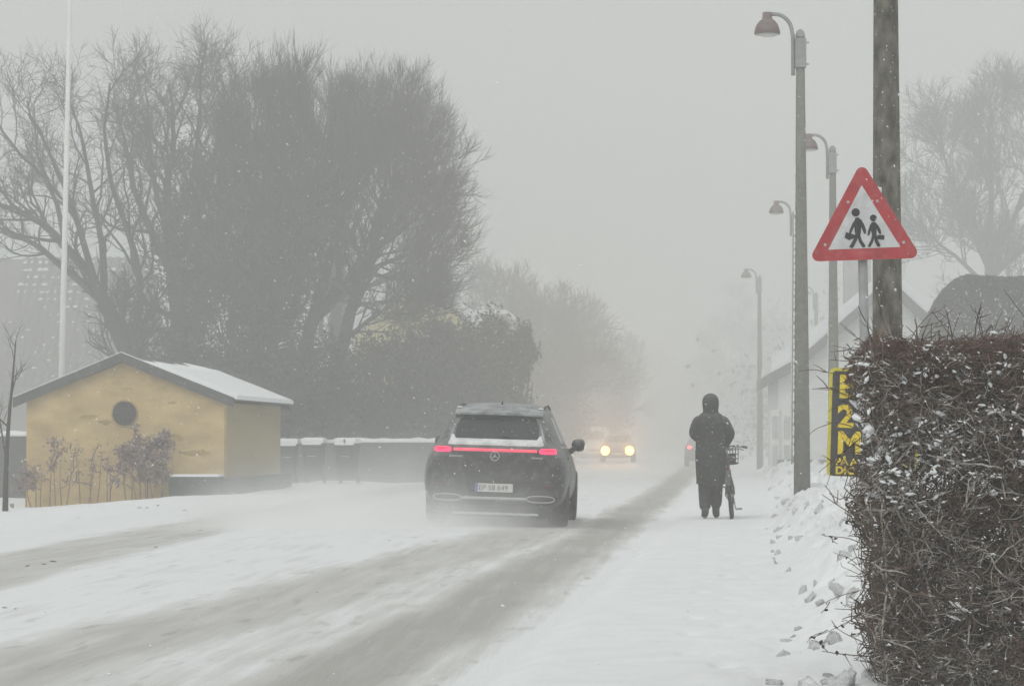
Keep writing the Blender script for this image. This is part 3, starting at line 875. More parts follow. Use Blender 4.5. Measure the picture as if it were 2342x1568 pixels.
def gable_house():
    Y = 98
    root = thing('yellow_house', 'pale yellow gable house with snowy roof edge behind the bushes', 'house', (P(960, 900, Y).x, Y, 0))
    pk, le, re = P(960, 635, Y), P(800, 765, Y), P(1115, 770, Y)
    m = MB(); m.prism([(le.x + .2, -.3), (re.x - .25, -.3), (re.x - .25, re.z), (pk.x, pk.z - .25), (le.x + .2, le.z)], Y, Y + 9)
    m.build('wall', M['house_yellow'], root, world=True)
    m = MB()
    for e, s in ((le, -1), (re, 1)):
        poly = [(pk.x, pk.z), (e.x + s * .25, e.z - .2), (e.x + s * .25, e.z + .12), (pk.x, pk.z + .32)]
        if s > 0: poly = poly[::-1]
        m.prism(poly, Y - .35, Y + 9.4)
    m.build('roof', M['snow'], root, world=True)
    Y = 112
    a, b_ = P(1085, 716, Y), P(1160, 716, Y)
    r2 = thing('flat_roofed_house', 'dark house with a white line of snow on its flat roof', 'house', ((a.x + b_.x) / 2, Y, 0))
    m = MB(); m.box(((a.x + b_.x) / 2, Y + 3, a.z / 2 - .2), (b_.x - a.x - .2, 6, a.z + .2)); m.build('wall', M['brick_wall'], r2, world=True)
    m = MB(); m.box(((a.x + b_.x) / 2, Y + 2.9, a.z + .04), (b_.x - a.x, 6.6, .16)); m.build('snow', M['snow'], r2, world=True)
    m = MB(); c = P(1125, 790, Y); m.box((c.x, Y - .03, c.z), (1.0, .06, 1.2)); f = m.build('window', M['house_white'], r2, world=True)
    m = MB(); m.box((c.x, Y - .07, c.z), (.8, .02, 1.0)); m.build('pane', M['glass_dark'], f, world=True)
gable_house()

def cottage():
    Y = 82
    s = FPX / Y
    pk = P(2030, 636, Y); e = P(1752, 858, Y)
    hw = pk.x - e.x
    root = thing('white_cottage', 'limewashed white cottage with steep snow covered roof behind the lamps', 'house', (pk.x, Y, 0))
    # half profile of the roof line, flared at the eaves
    pr = [(0, pk.z), (-.25 * hw, pk.z - (pk.z - e.z) * .30), (-.72 * hw, e.z + (pk.z - e.z) * .19), (-hw, e.z)]
    L = 9.0
    wl = -.90 * hw
    m = MB(); m.prism([(wl, -.3), (-wl, -.3), (-wl, e.z + .12), (.72 * hw, pr[2][1] - .08), (0, pk.z - .1), (-.72 * hw, pr[2][1] - .08), (wl, e.z + .12)], 0, L)
    m.build('wall', M['house_white'], root)
    for sg in (-1, 1):
        a = [(-sg * x, z) for x, z in pr]
        lo = [(x, z - .34) for x, z in a]
        poly = a + lo[::-1]
        m = MB(); m.prism(poly, -.45, L + .4)
        rf = m.build('roof', M['house_grey'], root)
        up = [(x * (1.0 if i < 3 else .965), z + .01) for i, (x, z) in enumerate(a)]
        th = [.32, .42, .58, .50]
        poly = up + [(x * (.985 if i == 3 else 1), z + t) for (i, (x, z)), t in zip(enumerate(up), th)][::-1]
        m = MB(); m.prism(poly, -.38, L + .3)
        m.build('snow', M['snow'], rf)
    m = MB(); cx = P(1960, 640, Y + 2.5).x - pk.x; m.box((cx, 2.5, pk.z - .3), (.85, .6, 2.4)); m.box((cx, 2.5, pk.z + .95), (1.0, .75, .14))
    m.build('chimney', M['chimney'], root)
    for px0, px1 in ((1762, 1782), (1788, 1812)):
        x0, x1 = P(px0, 1000, Y).x - pk.x, P(px1, 1000, Y).x - pk.x
        m = MB(); m.box(((x0 + x1) / 2, -.04, 1.15), (x1 - x0, .08, 2.0)); d = m.build('door', M['white_paint'], root)
        m = MB()
        for z in (.7, 1.6): m.box(((x0 + x1) / 2, -.10, z), ((x1 - x0) * .6, .03, .7))
        m.build('panel', M['panel_grey'], d)
    m = MB(); m.box((0, -.09, .15), (2 * .91 * hw, .12, .9)); m.build('plinth', M['house_grey'], root)
cottage()

def low_fence(label, Y, px0, px1, ytop, m='wall_low'):
    a, b_ = P(px0, ytop, Y), P(px1, ytop, Y)
    cx = (a.x + b_.x) / 2
    root = thing('low_wall', label, 'wall', (cx, Y, 0))
    q = MB(); q.box((0, 0, a.z / 2 - .3), (b_.x - a.x, .28, a.z + .5)); q.build('wall', M[m], root)
    n = max(6, int((b_.x - a.x) / .25)); rg = random.Random(int(px0))
    rr = []
    for i in range(n + 1):
        x = -(b_.x - a.x) / 2 + (b_.x - a.x) * i / n
        h = .09 + .06 * rg.random(); g = .17 + .03 * rg.random()
        rr.append([(x, -g, a.z - .06), (x, -g * .9, a.z - .05 + h * .6), (x, -.05, a.z - .05 + h), (x, .08, a.z - .05 + h), (x, g, a.z - .05 + h * .5), (x, g, a.z - .06)])
    q = MB(); q.rings(rr); q.build('snow_cap', M['snow'], root, smooth=True)
low_fence('low dark wall with snow cap running behind the dark car', 74, 815, 1245, 1007)
low_fence('short low wall with snow on top left of the hut', 66, -240, 80, 992)
low_fence('piece of snow capped wall behind the wheelie bins', 75.5, 600, 812, 1008)

# ------------------------------------------------------------------ ochre hut
def hut():
    Y = 57.0
    s = FPX / Y
    c = P(512, 1130, Y)
    ang = R(1.0)
    root = thing('ochre_hut', 'small ochre plastered hut with round vent and snowy pitched roof', 'hut', (c.x, Y, 0), (0, 0, -ang))
    Wd, L = (512 - 48) / s, 7.4
    ez = 1.22 + (1005 - 912) / s + .02
    pz = 1.22 + (1005 - 806) / s
    ov_l, ov_r = 28 / s, 24 / s
    ax = -Wd / 2 - .06
    # wall shell: front gable and sides
    m = MB()
    m.prism([(-Wd, -.6), (0, -.6), (0, ez - .06), (ax, pz - .20), (-Wd, ez - .06)], 0, .3); m.build('front_wall', M['plaster'], root)
    m = MB(); m.box((-.15, .3 + (L - .3) / 2, ez / 2 - .36), (.3, L - .3, ez + .54)); m.build('side_wall', M['plaster_shaded'], root)  # darker, greyer copy of the plaster: this wall's shade is in its colour
    m = MB(); m.box((-Wd + .15, .3 + (L - .3) / 2, ez / 2 - .36), (.3, L - .3, ez + .54)); m.build('side_wall', M['plaster'], root)
    m = MB(); m.prism([(-Wd + .3, -.6), (-.3, -.6), (-.3, ez - .06), (ax, pz - .25), (-Wd + .3, ez - .06)], L - .3, L); m.build('back_wall', M['plaster'], root)
    # roof deck, slabs meeting at the ridge
    t = .05
    lx, rx = -Wd - ov_l, ov_r
    for a_, b_ in (((lx, ez), (ax, pz)), ((ax, pz), (rx, ez))):
        m = MB(); m.prism([(a_[0], a_[1] - .06), (b_[0], b_[1] - .06), (b_[0], b_[1]), (a_[0], a_[1])], -.12, L + .15); rf = m.build('roof', M['fascia'], root)
    # barge boards
    for y0, dz in ((-.17, .02), (L + .15, .19)):
        for a_, b_ in (((lx, ez), (ax, pz)), ((ax, pz), (rx, ez))):
            m = MB(); m.prism([(a_[0], a_[1] - .20), (b_[0], b_[1] - .20), (b_[0], b_[1] + dz), (a_[0], a_[1] + dz)], y0, y0 + .05); m.build('barge_board', M['fascia'], root)
    for a_, b_ in (((lx, ez), (ax, pz)), ((ax, pz), (rx, ez))):     # thin snow line riding on the front boards
        m = MB(); m.prism([(a_[0], a_[1] + .02), (b_[0], b_[1] + .02), (b_[0], b_[1] + .035), (a_[0], a_[1] + .035)], -.18, -.12); m.build('snow_line', M['snow_clump'], root)
    # snow blanket on the right slope, pulled thin near the ridge
    n, k = 40, 14
    rg = np.random.default_rng(2)
    top, bot = [], []
    V, F = [], []
    for j in range(n + 1):
        y = -.11 + (L + .24) * j / n
        u0 = .10 + .16 * (vnoise(np.array([y * 2.2]), np.array([3.0]), 4)[0]) - (.12 if j > 30 else 0)
        for i in range(k + 1):
            u = max(.02, u0) + (1.03 - max(.02, u0)) * i / k
            x = ax + (rx - ax) * u; z = pz + (ez - pz) * u
            h = .10 * min(1, i / 3) * (1 if 0 < j < n else .6)
            V.append((x, y, z + h + .012 * vnoise(np.array([x * 4]), np.array([y * 4]), 8)[0]))
    o = len(V)
    for j in range(n + 1):
        for i in range(k + 1):
            x, y, z = V[j * (k + 1) + i]
            u = (x - ax) / (rx - ax); V.append((x, y, pz + (ez - pz) * u + .004))
    q = k + 1
    for j in range(n):
        for i in range(k):
            a_ = j * q + i
            F.append((a_, a_ + 1, a_ + q + 1, a_ + q))
        F.append((j * q + k, o + j * q + k, o + (j + 1) * q + k, (j + 1) * q + k))
    for i in range(k):
        F.append((i, o + i, o + i + 1, i + 1)); a_ = n * q + i
        F.append((a_, a_ + 1, o + a_ + 1, o + a_))
    m = MB(); m.add(V, F); m.build('snow_blanket', M['snow'], root, smooth=False)
    m = MB(); m.add([(lx + .05, -.1, ez + .012), (ax - .1, -.1, pz - .03), (ax - .1, L + .1, pz - .03), (lx + .05, L + .1, ez + .012),
                     (lx + .05, -.1, ez + .05), (ax - .1, -.1, pz + .0), (ax - .1, L + .1, pz + .0), (lx + .05, L + .1, ez + .05)],
                    [(0, 1, 2, 3), (4, 7, 6, 5), (0, 4, 5, 1), (1, 5, 6, 2), (2, 6, 7, 3), (3, 7, 4, 0)]); m.build('snow_blanket', M['snow'], root)
    # round vent: recessed ring and louvre disc
    vx, vz, vr = (279 - 512) / s, 1.22 + (1005 - 945) / s, 29 / s
    m = MB()
    pts = [(vx + vr * math.cos(a_), vz + vr * math.sin(a_)) for a_ in np.linspace(0, 2 * math.pi, 36, endpoint=False)]
    m.prism(pts, -.012, .02); v = m.build('round_vent', M['dark_metal'], root)
    m = MB()
    for z in np.linspace(-vr * .8, vr * .8, 8):
        wv = math.sqrt(max(0, vr * vr - z * z)) * .93
        m.box((vx, -.02, vz + z), (2 * wv, .012, .022), rot=(.5, 0, 0))
    m.build('louvre', M['dark_metal'], v)
    m = MB(); m.tube([(vx + vr * 1.03 * math.cos(a_), -.012, vz + vr * 1.03 * math.sin(a_)) for a_ in np.linspace(0, 2 * math.pi, 37)], .018, 6); m.build('rim', M['plaster_stain'], v)
    # worn stains, thin scabs of old plaster
    for px, py, a_, h, sd in ((195, 952, 26, 6, 1), (235, 965, 18, 7, 2), (390, 1000, 30, 9, 3), (450, 1035, 40, 8, 4), (280, 888, 18, 4, 5), (390, 920, 12, 3, 7), (330, 1020, 26, 10, 8)):
        rg = random.Random(sd); x, z = (px - 512) / s, 1.22 + (1005 - py) / s
        pts = [(x + a_ / s * math.cos(t_) * rg.uniform(.6, 1.1), z + h / s * math.sin(t_) * rg.uniform(.6, 1.2)) for t_ in np.linspace(0, 2 * math.pi, 16, endpoint=False)]
        m = MB(); m.prism(pts, -.004, .01); m.build('plaster_scab', M['plaster_stain'], root)
    # low dark base at the corner and along the side
    pl = thing('dark_planter', 'low dark box with snow on top at the right corner of the hut', 'planter', (c.x, Y, 0), (0, 0, -ang))
    x0 = (400 - 512) / s
    m = MB(); m.box((x0 / 2, -.36, .12), (-x0, .70, .60)); m.build('box', M['plinth'], pl)
    m = MB(); m.box((x0 / 2, -.36, .445), (-x0 * 1.01, .72, .05)); m.build('snow', M['snow'], pl)
    m = MB(); m.box((.17, 3.4, .10), (.32, 7.4, .56)); m.build('ledge', M['plinth'], pl)
hut()

# dry plants against the hut
def dry_plant(label, px0, px1, ytops, sd, dens, Y=56.2, name='dry_shrub', leaf=.034):
    rng = np.random.default_rng(sd)
    c = P((px0 + px1) / 2, 1135, Y)
    root = thing(name, label, 'shrub', (c.x, Y, float(gz(c.x, Y)) - .05), group='dried plants along the hut wall')
    st, C = [], []
    for px, yt in ytops:
        g = P(px, 1140, Y); top = P(px + rng.normal() * 6, yt, Y + rng.normal() * .1)
        a = np.array([g.x + rng.normal() * .05, Y + rng.normal() * .12, float(gz(g.x, Y)) - .05])
        st.append(resample([a, (a + np.array(top)) / 2 + rng.normal(size=3) * .05, np.array(top)], 6))
        for k in range(3):
            q = st[-1 - k * 0][rng.integers(2, 5)]
            e = q + np.array([rng.normal() * .16, rng.normal() * .08, abs(rng.normal()) * .2 + .05])
            st.append(resample([q, (q + e) / 2 + rng.normal(size=3) * .02, e], 6)); C.append((e, .5))
        C.append((np.array(top), 1.0))
    V, F = tubes(np.array(st), np.repeat(np.linspace(.014, .006, 6)[None], len(st), 0), 4)
    np_mesh('stem', V, F, M['stem'], root)
    pts = np.concatenate([e + rng.normal(size=(int(dens * k), 3)) * np.array([.085, .06, .075]) * (.5 + .5 * k) for e, k in C])
    tag(np_mesh('seed_heads', *leaf_quads(pts, leaf, rng), M['dry_leaf'], root), kind='stuff')
    sp = pts[rng.integers(0, len(pts), max(6, len(pts) // 28))] + np.array([0, -.03, .04])
    tag(np_mesh('snow', *leaf_quads(sp, .026, rng), M['snow_clump'], root), kind='stuff')
dry_plant('dense mauve dried shrub below the round vent', 270, 390, [(285, 1030), (305, 1022), (330, 1032), (345, 1012), (362, 1006), (375, 1020), (385, 1045), (320, 1050), (350, 1060), (300, 1070), (368, 1080), (335, 1090)], 51, 120)
dry_plant('sparse dried flower stalks at the left corner of the hut wall', 45, 130, [(60, 1085), (80, 1075), (115, 1012), (95, 1090), (130, 1060), (70, 1110)], 52, 55)
dry_plant('thin bare stalks in the middle of the hut wall', 135, 265, [(140, 1050), (165, 1040), (185, 1028), (205, 1055), (225, 1030), (245, 1045), (215, 1085), (255, 1080)], 53, 12)

def sapling():
    Y = 50
    c = P(12, 1165, Y)
    rng = np.random.default_rng(4)
    root = thing('young_tree', 'thin young bare tree at the left edge before the hut', 'tree', (c.x, Y, c.z - .05))
    p = [np.array(P(*q, Y)) for q in ((12, 1168), (14, 1060), (20, 960), (28, 880), (36, 780))]
    tr = np.array([resample(p, 12), resample([np.array(P(*q, Y)) for q in ((14, 1050), (6, 1000), (-2, 950))], 12)])
    rd = np.stack([np.linspace(.06, .012, 12), np.linspace(.025, .008, 12)])
    np_mesh('trunk', *tubes(tr, rd, 7), M['bark'], root, smooth=True)
    a, ra = grow(tr, rd, 7, .45, 1, .9, (.4, .9), .12, .12, 6, .5, .006, rng)
    b2, rb = grow(a, ra, 4, .3, 1, .45, (.4, .9), .1, .12, 5, .6, .004, rng)
    np_mesh('crown', *merge([tubes(a, ra, 4), tubes(b2, rb, 3)]), M['twig'], root)
    g = P(28, 1160, 49.5)
    o = bpy.data.objects.new('stone', rock_mesh('stone', M['stone'], 3, .8, .7, 1.2)); COL.objects.link(o)
    o.location = (g.x, 49.5, g.z + .03); o.scale = (.075, .075, .075); tag(o, 'small grey stone standing in the snow by the young tree', 'stone')
sapling()

# flagpole
def flagpole():
    Y = 66
    a, b_ = P(136, 1090, Y), P(160, 0, Y)
    b_ = a + (b_ - a) * 1.05
    root = thing('flagpole', 'tall white flagpole rising behind the hut', 'flagpole', tuple(a))
    m = MB(); m.tube([a - a, (b_ - a) * .5, (b_ - a)], [.085, .07, .052], 14); m.build('pole', M['white_paint'], root, smooth=True)
    m = MB(); q = b_ - a; m.lathe([(.02, 0), (.08, .04), (.09, .1), (.05, .17), (.01, .19)], q, 12); m.build('finial', M['white_paint'], root, smooth=True)
    m = MB(); q = (b_ - a) * .13; m.box((q.x + .085, q.y - .03, q.z), (.06, .1, .22)); m.build('cleat', M['white_paint'], root)
flagpole()

# wheelie bins
def wheelie_bin():
    root = thing('wheelie_bin', 'dark wheelie bin nearest the hut, snow on its lid', 'bin', group='wheelie bins beside the hut')
    m = MB()
    rr = []
    for z, w_, d_ in ((.10, .42, .50), (.5, .47, .58), (.98, .53, .68), (1.0, .56, .71), (1.04, .56, .71)):
        rr.append([(-w_ / 2, -d_ / 2, z), (w_ / 2, -d_ / 2, z), (w_ / 2, d_ / 2, z), (-w_ / 2, d_ / 2, z)])
    m.rings(rr); m.build('body', M['bin'], root)
    m = MB(); m.rings([[(-.29, -.38, 1.045), (.29, -.38, 1.045), (.29, .36, 1.045), (-.29, .36, 1.045)], [(-.29, -.38, 1.08), (.29, -.38, 1.08), (.29, .36, 1.10), (-.29, .36, 1.10)], [(-.2, -.25, 1.13), (.2, -.25, 1.13), (.2, .25, 1.15), (-.2, .25, 1.15)]])
    ld = m.build('lid', M['bin'], root)
    m = MB()
    for cx in (-.13, .14):
        m.rings([[(cx - a_ * .16, -b_ * .36, z), (cx + a_ * .16, -b_ * .36, z), (cx + a_ * .16, b_ * .34, z), (cx - a_ * .16, b_ * .34, z)] for a_, b_, z in ((1, 1, 1.09), (1.02, 1, 1.17), (.85, .85, 1.22), (.4, .5, 1.24))])
    m.box((0, -.37, 1.065), (.52, .05, .05))
    m.build('snow', M['snow'], ld)
    for x in (-.24, .24):
        m = MB(); m.tube([(x - .03, .27, .11), (x + .03, .27, .11)], .11, 14); m.build('wheel', M['tyre'], root)
    m = MB(); m.tube([(-.2, .40, .98), (.2, .40, .98)], .018, 8); m.build('handle', M['bin'], root)
    m = MB(); m.box((0, -.305, .78), (.26, .012, .10), rot=(-.12, 0, 0)); m.build('label', M['label'], root)
    return root
proto = wheelie_bin()
for i, (px, lb) in enumerate(((657, 'dark wheelie bin nearest the hut, snow on its lid'), (718, 'middle one of the three wheelie bins, between its two neighbours'), (794, 'right hand wheelie bin beside the snow capped wall'))):
    o = proto if i == 0 else copy_tree(proto)
    o['label'] = lb
    q = P(px, 1110, 70); o.location = (q.x, 70, float(gz(q.x, 70)) + .0)
    o.rotation_euler = (0, 0, R((3, -2, -6)[i]))

# ------------------------------------------------------------------ street lamps
def street_lamp():
    root = thing('street_lamp', '', 'street lamp', group='street lamps along the pavement')
    H = 7.55
    m = MB(); m.tube([(0, 0, -.3), (0, 0, 2.5), (0, 0, 5), (0, 0, H)], [.142, .118, .092, .066], 10); m.build('pole', M['concrete'], root, smooth=True)
    m = MB(); m.lathe([(.078, 0), (.078, .04), (.055, .10), (.02, .13)], (0, 0, H), 10); m.build('pole_cap', M['lamp_arm'], root)
    m = MB(); m.box((0, 0, H - .25), (.17, .17, .46)); cl = m.build('clamp', M['lamp_arm'], root)
    for z in (-.08, -.42):
        m = MB(); m.tube([(-.06, 0, H + z), (.14, 0, H + z)], .016, 6); m.build('bolt', M['bolt'], cl)
    arm = [(-.115, 0, H - .60), (-.115, 0, H - .1), (-.12, 0, H + .05)]
    for a in np.linspace(0, math.pi / 2, 9): arm.append((-.40 + .27 * math.cos(a), 0, H + .08 + .29 * math.sin(a)))
    arm.append((-.46, 0, H + .37))
    m = MB(); m.tube(arm, .032, 9); m.build('arm', M['lamp_arm'], root, smooth=True)
    hd = (-.52, 0, H + .06)
    m = MB(); m.lathe([(.20, -.012), (.206, .0), (.200, .05), (.186, .10), (.160, .155), (.122, .20), (.088, .225), (.080, .235), (.074, .335), (.03, .345)], hd, 20)
    sh = m.build('lamp_shade', M['lamp_hood'], root, smooth=True)
    m = MB(); m.lathe([(.03, -.055), (.12, -.045), (.185, -.012)], hd, 20); m.build('glass', M['lamp_glass'], sh, smooth=True)
    return root
lamp = street_lamp()
for i, (px, ytop, lb) in enumerate((
        (1834, 33, 'nearest street lamp with reddish hood, tallest in the picture'),
        (1907, 310, 'street lamp whose pole stands behind the triangular sign'),
        (1820, 463, 'street lamp half hidden behind the nearest lamp pole'),
        (1738, 617, 'faint far street lamp left of the white cottage'),
        (1868, 658, 'faintest street lamp seen above the snowy cottage roof'))):
    o = lamp if i == 0 else copy_tree(lamp)
    o['label'] = lb
    Y = FPX * (7.92 - CAM_Z) / (HOR - ytop)
    q = P(px, 1000, Y); o.location = (q.x, Y, 0)
    o.rotation_euler = (0, 0, R((4, -6, 0, 3, 0)[i]))
    if i == 0:
        m = MB()                                                    # drifted snow line on the windward side of the pole
        rg = random.Random(1)
        for k in range(44):
            z = 1.0 + k * .105; r_ = np.interp(z, [-.3, 2.5, 5, 7.55], [.142, .118, .092, .066])
            m.lathe([(.004, -.05), (.014, -.02), (.013, .02), (.003, .05)], (-r_ - .004, -.02 + rg.uniform(-.01, .01), z + rg.uniform(-.02, .02)), 6)
        tag(m.build('rime', M['snow_clump'], lamp), kind='stuff')
# the copies made after the first lamp keep no rime: it was added last

# big utility pole in front
def utility_pole():
    Y = 22.0
    c = P(2031, 1000, Y)
    root = thing('utility_pole', 'thick dark concrete pole behind the hedge and the triangular sign', 'pole', (c.x, Y, 0))
    m = MB(); m.tube([(0, 0, -.2), (0, 0, 2), (0, 0, 5), (0, 0, 9)], [.138, .125, .101, .072], 22); m.build('pole', M['concrete_dark'], root, smooth=True)
    m = MB(); m.lathe([(.085, 0), (.085, .05), (.03, .12)], (0, 0, 9), 16); m.build('pole_cap', M['dark_metal'], root)
    m = MB(); rg = random.Random(5)
    for k in range(150):
        z = rg.uniform(1, 5.2); a = rg.uniform(math.pi * .95, math.pi * 2.05); r_ = np.interp(z, [0, 2, 5, 9], [.136, .125, .101, .072])
        s_ = rg.lognormvariate(math.log(.0038), .5)
        m.box((r_ * math.cos(a), r_ * math.sin(a), z), (s_, s_ * 1.2, s_ * rg.uniform(1, 2.6)), rot=(rg.uniform(-.6, .6), .6, a))
    tag(m.build('snow_flecks', M['snow_clump'], root), kind='stuff')
utility_pole()

# ------------------------------------------------------------------ warning sign
def warning_sign():
    Y = 20.0
    u = 0.35 / (FPX / Y)                                            # metres per picture unit used below
    bl = P(1976, 592, Y)
    root = thing('warning_sign', 'red bordered triangular sign showing two walking children', 'sign', (bl.x + .052, Y, 0), (0, R(-1.0), 0))
    zb = bl.z
    X = lambda zx: (zx - 527) * u
    Z = lambda zy: zb + (650 - zy) * u
    def tri(pts, r, n=7):
        out = []
        c = Vector((sum(p[0] for p in pts) / 3, sum(p[1] for p in pts) / 3))
        for i, p in enumerate(pts):
            p = Vector(p); a = (Vector(pts[i - 1]) - p).normalized(); b_ = (Vector(pts[(i + 1) % 3]) - p).normalized()
            half = a.angle(b_) / 2; bis = (a + b_).normalized(); o = p + bis * (r / math.sin(half)); d = r / math.tan(half)
            s_, e_ = p + a * d - o, p + b_ * d - o
            a0 = math.atan2(s_.y, s_.x); a1 = math.atan2(e_.y, e_.x)
            while a1 < a0: a1 += 2 * math.pi
            if a1 - a0 > math.pi: a1 -= 2 * math.pi
            for k in range(n + 1):
                t = a0 + (a1 - a0) * k / n; out.append((o.x + r * math.cos(t), o.y + r * math.sin(t)))
        return out
    o3 = [(X(158), Z(660)), (X(893), Z(652)), (X(519), Z(12))]
    m = MB(); m.prism(tri(o3, 40 * u), -.016, .0); pl = m.build('sign_plate', M['sign_red'], root)
    m = MB(); m.prism([(X(290), Z(586)), (X(757), Z(578)), (X(516), Z(170))], -.019, -.0165); fc = m.build('sign_face', M['sign_white'], root)
    def blob(name, polys, circ):
        m = MB()
        for k, pg in enumerate(polys):
            q = [(X(a_), Z(b_)) for a_, b_ in pg]
            ar = sum(q[i][0] * q[(i + 1) % len(q)][1] - q[(i + 1) % len(q)][0] * q[i][1] for i in range(len(q)))
            m.prism(q if ar > 0 else q[::-1], -.0215 - .0003 * k, -.0195)
        cx, cy, r_ = circ
        m.prism([(X(cx) + r_ * u * math.cos(a_), Z(cy) + r_ * u * math.sin(a_)) for a_ in np.linspace(0, 2 * math.pi, 24, endpoint=False)], -.0215, -.0195)
        m.build(name, M['sign_black'], root)
    blob('child_symbol', [
        [(470, 384), (490, 379), (503, 392), (507, 430), (504, 480), (497, 500), (470, 500), (464, 470), (462, 410)],
        [(496, 386), (510, 398), (526, 428), (538, 462), (536, 486), (524, 488), (517, 470), (502, 432), (492, 410)],
        [(470, 390), (478, 404), (462, 440), (446, 470), (436, 492), (426, 486), (432, 462), (450, 420)],
        [(470, 492), (488, 498), (476, 532), (450, 578), (434, 577), (428, 568), (452, 528)],
        [(478, 494), (498, 492), (508, 528), (530, 562), (528, 575), (512, 576), (490, 540)],
        [(408, 474), (470, 494), (462, 512), (428, 527), (397, 510)]], (473, 347, 27))
    blob('child_symbol', [
        [(572, 414), (592, 410), (604, 418), (606, 450), (604, 500), (576, 502), (570, 470)],
        [(598, 416), (614, 430), (632, 462), (635, 490), (624, 492), (612, 470), (600, 446)],
        [(576, 414), (582, 430), (570, 462), (558, 498), (546, 500), (548, 476), (562, 434)],
        [(576, 494), (594, 498), (582, 540), (562, 575), (548, 573), (550, 560), (568, 528)],
        [(586, 494), (604, 492), (612, 530), (628, 562), (624, 573), (608, 573), (592, 540)],
        [(618, 496), (656, 500), (652, 530), (608, 524), (604, 506)]], (586, 386, 22))
    for zx, zy in ((425, 278), (614, 276), (271, 553), (779, 548)):
        m = MB(); m.tube([(X(zx), -.022, Z(zy)), (X(zx), -.015, Z(zy))], 10 * u, 10); m.build('rivet', M['bolt'], pl)
    m = MB(); m.tube([(X(516), .05, -.3), (X(516), .05, Z(120))], .036, 14); m.build('post', M['galv'], root, smooth=True)
    for zy in (270, 550):
        m = MB(); m.box((X(516), .03, Z(zy)), (.16, .06, .05)); m.build('bracket', M['galv'], root)
warning_sign()

# ------------------------------------------------------------------ black and yellow board
def board():
    Y = 25.0
    s = FPX / Y
    c = P(1898, 840, Y)
    Wd, Hh = 205 / s, 246 / s
    root = thing('advert_board', 'black board with yellow letters and yellow edge half hidden by the hedge', 'sign', tuple(c), (0, R(2.0), 0))
    def rrect(x0, z0, x1, z1, r):
        out = []
        for cx, cz, a0 in ((x1 - r, z0 + r, -90), (x1 - r, z1 - r, 0), (x0 + r, z1 - r, 90), (x0 + r, z0 + r, 180)):
            for k in range(6): a = R(a0 + 18 * k); out.append((cx + r * math.cos(a), cz + r * math.sin(a)))
        return out
    m = MB(); m.prism(rrect(0, -Hh, Wd, 0, .05), 0, .05); m.build('edge', M['board_yellow_edge'], root)
    m = MB(); m.prism(rrect(.03, -Hh + .004, Wd - .03, -.03, .03), -.004, .0); m.build('panel', M['board_black'], root)
    x = .085
    for tx, z, sz in (('E', -.275, .30), ('2', -.555, .29), ('M', -.805, .29)):
        text_obj('lettering', tx, sz, M['board_yellow'], root, (x, -.006, z), sx=1.05, bold=.010)
    text_obj('lettering', 'PÅ A', .088, M['board_yellow'], root, (x - .005, -.006, -.915), bold=.004, sx=1.1)
    text_obj('lettering', 'RE', .088, M['board_yellow'], root, (.665, -.006, -.915), bold=.004, sx=1.1)
    text_obj('lettering', 'DIG', .095, M['board_yellow'], root, (x - .005, -.006, -1.0), bold=.004, sx=1.1)
    for lx in (.42, Wd - .16):
        m = MB(); m.tube([(lx, .08, -.05), (lx, .08, -c.z - .2)], .03, 10); m.build('leg', M['galv'], root)
board()

